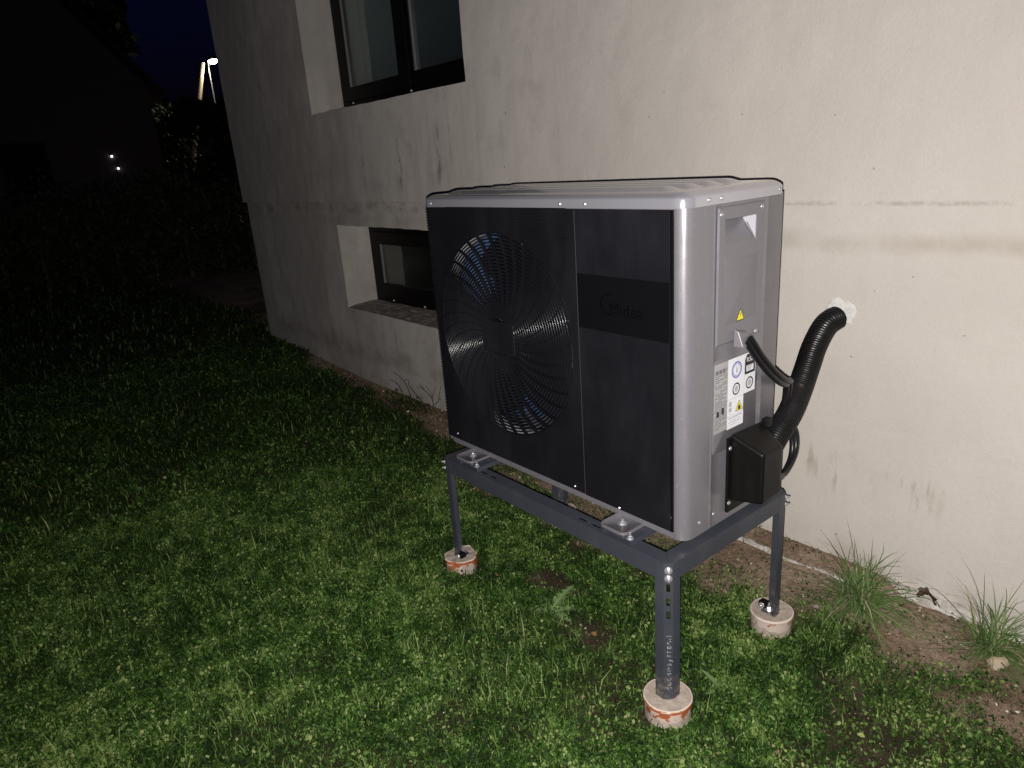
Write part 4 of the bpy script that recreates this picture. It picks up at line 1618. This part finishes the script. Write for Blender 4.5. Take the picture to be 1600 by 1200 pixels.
tuft("grass_tuft", "long bushy grass tuft between the rear footing and the brown leaf", (1.175, -.160), 400, .285, 1.0, 1)
tuft("grass_tuft", "sparser long grass tuft at the wall by the right edge of the photo", (1.535, -.110), 250, .265, .95, 2)


def leaf_shape(b, base, dirv, up, Ln, Wd, lobes=0, droop=.3, n=9):
    """broad leaf strip with optional toothed edge"""
    d = Vector(dirv).normalized()
    s = d.cross(Vector(up)).normalized()
    p = Vector(base)
    L = []
    for k in range(n):
        t_ = k / (n - 1)
        w = Wd * math.sin(PI * min(t_ * .93 + .05, 1)) ** .8
        if lobes:
            w *= (.45 if k % 2 else 1.15)
        if k == n - 1:
            w = .0004
        nn = s.cross(d)
        L.append([p - s * w + nn * w * .2 - d * (.004 if lobes and not k % 2 else 0), p, p + s * w + nn * w * .2 - d * (.004 if lobes and not k % 2 else 0)])
        p = p + d * Ln / (n - 1)
        d = (d + Vector((0, 0, -droop / n))).normalized()
    vs = [q for l in L for q in l]
    o = len(b.v)
    b.add(vs, [f for k in range(n - 1) for f in ((3 * k, 3 * k + 1, 3 * k + 4, 3 * k + 3), (3 * k + 1, 3 * k + 2, 3 * k + 5, 3 * k + 4))])
    return len(vs)


dn = thing("dandelion_plant", "dandelion rosette with pale toothed leaves beside the dark bare patch", "weed", (.52, -.93, float(gz(.52, -.93))))
for az, el, Ln in ((95, .60, .14), (150, .35, .10), (60, .30, .12), (205, .35, .07), (20, .30, .08)):
    b = MB()
    a = math.radians(az)
    nv = leaf_shape(b, (.52 + .01 * math.cos(a), -.93 + .01 * math.sin(a), float(gz(.52, -.93)) + .008), (math.cos(a) * math.cos(el), math.sin(a) * math.cos(el), math.sin(el)), (0, 0, 1), Ln, .020, 1, .8, 13)
    o = b.build("leaf", M['dandelion'], dn)
    at = o.data.attributes.new("tint", 'FLOAT', 'POINT')
    at.data.foreach_set("value", np.tile(np.array([.25, .95, .25], np.float32), nv // 3))

wl_ = thing("plantain_weed", "bright green upright blade shaped weed right of the nearest leg", "weed", (1.10, -.80, float(gz(1.10, -.80))))
for az, el, Ln, Wd in ((200, .9, .085, .009), (260, .6, .07, .011), (310, .4, .05, .012), (120, .5, .05, .010)):
    b = MB()
    a = math.radians(az)
    nv = leaf_shape(b, (1.10, -.80, float(gz(1.10, -.80)) + .004), (math.cos(a) * math.cos(el), math.sin(a) * math.cos(el), math.sin(el)), (0, 0, 1), Ln, Wd, 0, .6, 8)
    o = b.build("leaf", M['dandelion'], wl_)
    at = o.data.attributes.new("tint", 'FLOAT', 'POINT')
    at.data.foreach_set("value", np.tile(np.array([.45, .8, .35], np.float32), nv // 3))


def twigs(name, label, stems, r):
    b = MB()
    for st in stems:
        b.tube([Vector(p) for p in st], [r * (1 - .6 * i / (len(st) - 1)) for i in range(len(st))], 6)
    o = b.build(name, M['twig'], None, smooth=True, origin=stems[0][0])
    return tag(o, label, "dry weed", "dry stems at the foot of the wall")


twigs("dry_weed", "thin dry weed with forked stems against the wall beside the pump edge",
      [[(-1.52, -.03, .02), (-1.53, -.03, .07), (-1.51, -.028, .11), (-1.47, -.03, .16)], [(-1.52, -.03, .06), (-1.58, -.03, .10), (-1.64, -.03, .115), (-1.70, -.03, .11)],
       [(-1.525, -.03, .075), (-1.55, -.03, .12), (-1.60, -.03, .14)], [(-1.51, -.03, .03), (-1.46, -.03, .07), (-1.43, -.03, .14), (-1.41, -.03, .18)], [(-1.45, -.03, .085), (-1.42, -.03, .09)],
       [(-1.62, -.03, .112), (-1.66, -.03, .14)]], .0026)
twigs("dry_weed", "bent dark twig arching out of the grass at the wall left of the pump",
      [[(-1.73, -.06, .02), (-1.79, -.04, .07), (-1.85, -.03, .115), (-1.92, -.03, .145), (-2.00, -.03, .155)], [(-1.60, -.05, .02), (-1.70, -.04, .06), (-1.80, -.03, .10), (-1.79, -.03, .14), (-1.84, -.03, .13)],
       [(-1.86, -.05, .05), (-1.93, -.04, .09), (-2.02, -.04, .10)]], .0036)

# dry brown leaf standing on the mortar ledge
dl = MB()
N = 11
pts = []
for i in range(9):
    t_ = i / 8
    for j in range(7):
        u = j / 6 - .5
        w = .024 * math.sin(PI * min(t_ * .9 + .08, 1)) * (1 + .25 * math.sin(i * 2.6))
        x_ = 1.300 + .058 * t_
        pts.append((x_ + .004 * math.sin(j * 1.7), -.030 + u * w * .9 + .006 * math.sin(t_ * 5), .030 + abs(u) * w * 1.5 + .014 * math.sin(t_ * 3 + u * 3)))
dl.add(pts, [(i * 7 + j, i * 7 + j + 1, (i + 1) * 7 + j + 1, (i + 1) * 7 + j) for i in range(8) for j in range(6)])
dl.tube([(1.352, -.03, .036), (1.364, -.032, .024), (1.372, -.036, .016)], .0014, 6)
tag(dl.build("dry_leaf", M['brownleaf'], None, smooth=True, angle=80, origin=(1.33, -.03, .02)), "curled dark brown dry leaf lying on the pale ledge at the wall", "leaf")

# fallen leaves in the turf
for label, x, y, m_, s in (("small orange fallen leaf in the bare patch left of the nearest leg", .695, -.905, 'orangeleaf', .020), ("pale tan fallen leaf in the lawn near the far left footing", .25, -.93, 'orangeleaf', .016),
                           ("small yellowish leaf lying in the lawn at the bottom right", 1.432, -.712, 'yleaf', .018)):
    if m_ == 'yleaf':
        M.setdefault('yleaf', mat("yellow_green_leaf", (.30, .33, .10), .5))
    b = MB()
    z0 = float(gz(x, y)) + .024
    leaf_shape(b, (x, y, z0), (math.cos(x * 9), math.sin(x * 9), .1), (0, 0, 1), s, s * .42, 0, .5, 7)
    tag(b.build("fallen_leaf", M[m_], None, smooth=True, origin=(x, y, z0)), label, "leaf", "fallen leaves on the lawn")


# pebbles and stones
def pebble(name, c, s, seed, m, flat=.6):
    r_ = random.Random(seed)
    bm = bmesh.new()
    bmesh.ops.create_icosphere(bm, subdivisions=2, radius=1)
    for v in bm.verts:
        k = 1 + .22 * math.sin(v.co.x * 3 + seed) * math.cos(v.co.y * 2.3 + seed * 2) + r_.uniform(-.07, .07)
        v.co = Vector((v.co.x * s[0], v.co.y * s[1], v.co.z * s[2])) * k
    me = bpy.data.meshes.new(name)
    bm.to_mesh(me)
    bm.free()
    me.materials.append(m)
    o = link(name, me, None, Vector(c))
    o.rotation_euler = (0, 0, r_.uniform(0, 6))
    return o


o = pebble("stone", (1.575, -.180, .012), (.026, .016, .022), 4, M['stone'])
o.data.materials[0] = concrete("tan_stone", (.46, .36, .25), (.58, .48, .36))
tag(o, "tan wedge shaped stone at the foot of the right grass tuft", "stone")
PB = [(1.620, -.331, .0042, 'white', "white pebble on bare soil at the right edge, leftmost of three close together"),
      (1.664, -.321, .0036, 'white', "white pebble on bare soil at the right edge, rightmost of three close together"),
      (1.646, -.338, .0030, 'white', "smallest white pebble between two others at the right edge"),
      (1.300, -.105, .0046, 'white', "white pebble at the edge of the mortar ledge right of the big tuft"),
      (1.430, -.140, .0042, 'white', "white pebble below the brown leaf on the gravelly soil"),
      (1.090, -.270, .0085, 'grey', "flat grey pebble on the soil just behind the rear right footing"),
      (1.030, -.235, .0070, 'grey', "grey pebble on the soil behind the rear right leg towards the wall"),
      (1.490, -.330, .0060, 'grey', "rounded grey pebble on the soil below the right grass tuft"),
      (.350, -.400, .0070, 'grey', "grey pebble on the soil under the heat pump"),
      (-1.620, -.160, .0080, 'white', "pale pebble near the wall foot left of the heat pump")]
for k, (x, y, s, c, lb_) in enumerate(PB):
    o = pebble("pebble", (x, y, float(gz(x, y)) + s * .45), (s * 1.2, s, s * .75), k, M['whitestone' if c == 'white' else 'stone'])
    tag(o, lb_, "pebble", "pebbles along the wall")


# ================================================================== FAR BACKGROUND
def leaf_cloud(name, centres, radii, n, size, seed, m, parent, origin, squash=1.):
    r_ = np.random.default_rng(seed)
    P = []
    per = n // len(centres)
    for c, r in zip(centres, radii):
        d = r_.normal(size=(per, 3))
        d /= np.linalg.norm(d, axis=1)[:, None]
        q = d * (r_.random(per) ** .45)[:, None] * np.array(r)
        P.append(np.array(c) + q)
    P = np.concatenate(P) - np.array(origin)
    s = size * r_.uniform(.6, 1.3, len(P))
    me = leaves(name, P[:, 0], P[:, 1], P[:, 2], s, s * .6, seed, r_.random(len(P)), .8, False)
    me.materials.append(m)
    return link(name, me, parent, Vector(origin))


# hedge across the end of the garden
hd = thing("hedge", "tall dark leafy hedge across the far end of the lawn", "hedge", (-9.3, .4, 0))
cs, rs = [], []
r_ = random.Random(8)
for k in range(46):
    f = k / 45
    bx, by = -10.9 + 2.6 * f, -4.2 + 8.6 * f
    for zc_ in (.40, .82, 1.10):
        cs.append((bx + r_.uniform(-.2, .2), by, zc_ + r_.uniform(-.12, .14)))
        rs.append((.55, .42, .44 + r_.uniform(-.1, .14)))
leaf_cloud("foliage", cs, rs, 42000, .07, 12, M['hedge'], hd, (-9.3, .4, 0))
tr = MB()
for k in range(20):
    f = k / 19
    bx, by = -10.9 + 2.6 * f, -4.2 + 8.6 * f
    tr.tube([(bx, by, -.05), (bx + r_.uniform(-.1, .1), by, .8), (bx + r_.uniform(-.2, .2), by + r_.uniform(-.15, .15), 1.3)], [.03, .02, .008], 6)
tr.build("stems", M['bark'], hd, smooth=True)

# neighbour's gabled house
nh = thing("neighbour_house", "dark brown gabled house beyond the hedge at upper left", "house", (-24, -1.6, 0))
b = MB()
gx, gx2, ey0, ey1, ez, ay, az_ = -22.4, -31, -7.2, 4.0, 4.3, -1.6, 10.9
b.add([(gx, ey0, 0), (gx, ey1, 0), (gx, ey1, ez), (gx, ay, az_), (gx, ey0, ez), (gx2, ey0, 0), (gx2, ey1, 0), (gx2, ey1, ez), (gx2, ay, az_), (gx2, ey0, ez)],
      [(0, 1, 2, 3, 4), (5, 9, 8, 7, 6), (0, 5, 6, 1), (1, 6, 7, 2), (0, 4, 9, 5)])
b.build("wall", M['housewall'], nh)
for s, ye in ((1, ey1), (-1, ey0)):
    dy, dz = (ye - ay), (ez - az_)
    k = 1.07
    p0 = Vector((gx + .4, ay, az_ + .06))
    p1 = Vector((gx + .4, ay + dy * k, az_ + dz * k + .06))
    q0, q1 = p0 + Vector((gx2 - gx - .8, 0, 0)), p1 + Vector((gx2 - gx - .8, 0, 0))
    n_ = Vector((0, 0, .18))
    MB().add([p0, p1, q1, q0, p0 + n_, p1 + n_, q1 + n_, q0 + n_], [(0, 1, 2, 3), (4, 7, 6, 5), (0, 4, 5, 1), (1, 5, 6, 2), (2, 6, 7, 3), (3, 7, 4, 0)]).build("roof", M['roof'], nh)
for y0 in (-4.4, -.2):
    f = ring_frame(y0, y0 + 1.2, 1.4, 2.8, .08, gx + .05, gx + .01)
    f.v = [(p[1], p[0], p[2]) for p in f.v]
    wf = f.build("window", M['frame'], nh)
    MB().box(gx + .012, gx + .02, y0 + .08, y0 + 1.12, 1.48, 2.72).build("pane", M['gloss'], wf)


def tree(name, label, loc, h, crown, n, leaf, m, seed, trunk=.16, conical=False):
    t_ = thing(name, label, "tree", loc)
    x, y, z0 = loc
    b = MB()
    b.tube([(x, y, z0 - .1), (x + .05, y, z0 + h * .4), (x, y + .05, z0 + h * .85)], [trunk, trunk * .7, trunk * .2], 10)
    r_ = random.Random(seed)
    cs, rs = [], []
    for k in range(20):
        a = r_.uniform(0, 2 * PI)
        f = r_.uniform(.0, 1)
        rad_ = crown * (1 - f * .92 if conical else math.sqrt(max(.05, 1 - (f - .45) ** 2 * 3)))
        c = (x + rad_ * .62 * math.cos(a), y + rad_ * .62 * math.sin(a), z0 + h * (.22 + .76 * f))
        cs.append(c)
        q = max(.35, rad_ * .5)
        rs.append((q, q, q * .8))
        if not conical or k < 12:
            b.tube([(x, y, z0 + h * .2 + (c[2] - z0 - h * .2) * .6), c], [trunk * .3, trunk * .08], 6)
    b.build("trunk", M['bark'], t_, smooth=True)
    leaf_cloud("crown", cs, rs, n, leaf, seed, m, t_, loc)
    return t_


tree("conifer_tree", "tall narrow dark conifer rising between the gabled roof and the night sky", (-27.5, 4.0, 0), 13, 2.3, 9000, .30, M['hedge'], 21, .22, True)
for k, (x, y, h, c, lb) in enumerate(((-38, 6.5, 5.4, 3.6, "low dark round tree far behind the street lamp"), (-40, 11.5, 5.2, 3.8, "low dark spreading tree far right of the street lamp"))):
    tree("broadleaf_tree", lb, (x, y, 0), h, c, 6000, .32, M['hedge'], 30 + k)

# street lamp and the timber pole it lights
lx, ly, lz = -26.4, 7.40, 5.55
lamp = thing("street_lamp", "lit white street lamp on a thin pole beyond the garden", "street lamp", (lx, ly - .25, 0))
MB().tube([(lx - .1, ly - .12, -.1), (lx - .1, ly - .12, lz - .25), (lx - .08, ly - .10, lz - .02), (lx, ly, lz + .08)], [.03, .021, .018, .018], 10).build("pole", M['steel'], lamp, smooth=True)
hb = MB()
hb.loops([[(lx + .2 + x, ly + y, lz + .04 + zz) for x, y in rrect(-.26 + e, .26 - e, -.11 + e, .11 - e, .06)] for zz, e in ((0, 0), (.06, .01), (.10, .05))], True, True, True)
hb.build("lamp_head", M['steel'], lamp, smooth=True)
lb = MB()
lb.loops([[(lx + .2 + x, ly + y, lz + .036 - zz) for x, y in rrect(-.25 + e, .25 - e, -.13 + e, .13 - e, .06)] for zz, e in ((0, 0), (.06, .015), (.09, .06))], True, True, True)
lb.build("lamp_lens", emit("lamp_glow", (1., .93, .80), 60), lamp, smooth=True)
pl_ = bpy.data.lights.new("street_lamp_light", 'SPOT')
pl_.energy = 230
pl_.color = (1., .90, .70)
pl_.spot_size = math.radians(160)
pl_.spot_blend = .3
pl_.shadow_soft_size = .15
po = bpy.data.objects.new("street_lamp_light", pl_)
po.location = (lx + .2, ly, lz - .08)
COL.objects.link(po)
up_ = thing("utility_pole", "leaning timber pole lit by the street lamp beside it", "pole", (-27.0, 5.55, 0))
MB().tube([(-27.0, 5.55, -.2), (-26.63, 6.70, 4.1), (-26.50, 7.10, 5.55)], [.11, .09, .08], 14, True).build("shaft", M['pole'], up_, smooth=True)

tree("garden_tree", "small leafy tree with a few lamp lit leaves below the street lamp", (-20.9, 5.0, 0), 3.75, 1.35, 17000, .095, M['treeleaf'], 44, .09)
fn_ = thing("garden_fence", "low fence with a pale top rail below the lamp lit tree", "fence", (-23, 5, 0))
fa0, fa1 = Vector((-23.3, 3.2, 0)), Vector((-22.4, 8.2, 0))
for hz, tk in ((1.72, .035), (1.0, .03), (.4, .03)):
    b = MB()
    b.tube([fa0 + Vector((0, 0, hz)), fa1 + Vector((0, 0, hz))], tk, 4)
    b.build("rail", M['steel'], fn_)
for k in range(5):
    p = fa0.lerp(fa1, k / 4)
    MB().box(p.x - .1, p.x - .04, p.y - .04, p.y + .04, -.1, 1.78).build("post", M['steel'], fn_)

# two small lights on the neighbour's wall
for lbl, y, zz in (("upper of two tiny bluish white lights in the dark above the hedge", 2.61, 2.336), ("lower of two tiny bluish white lights in the dark above the hedge", 2.71, 1.984)):
    wlp = thing("wall_lamp", lbl, "lamp", (gx + .002, y, zz), "two tiny lights on the neighbour wall")
    MB().box(gx + .003, gx + .045, y - .022, y + .022, zz + .024, zz + .05).build("housing", M['steel'], wlp)
    MB().lathe([(.008, -.034), (.026, -.022), (.030, .0), (.024, .022)], 12, (gx + .034, y, zz), True, True).build("lens", emit("wall_lamp_glow", (.80, .88, 1.), 3), wlp, smooth=True)
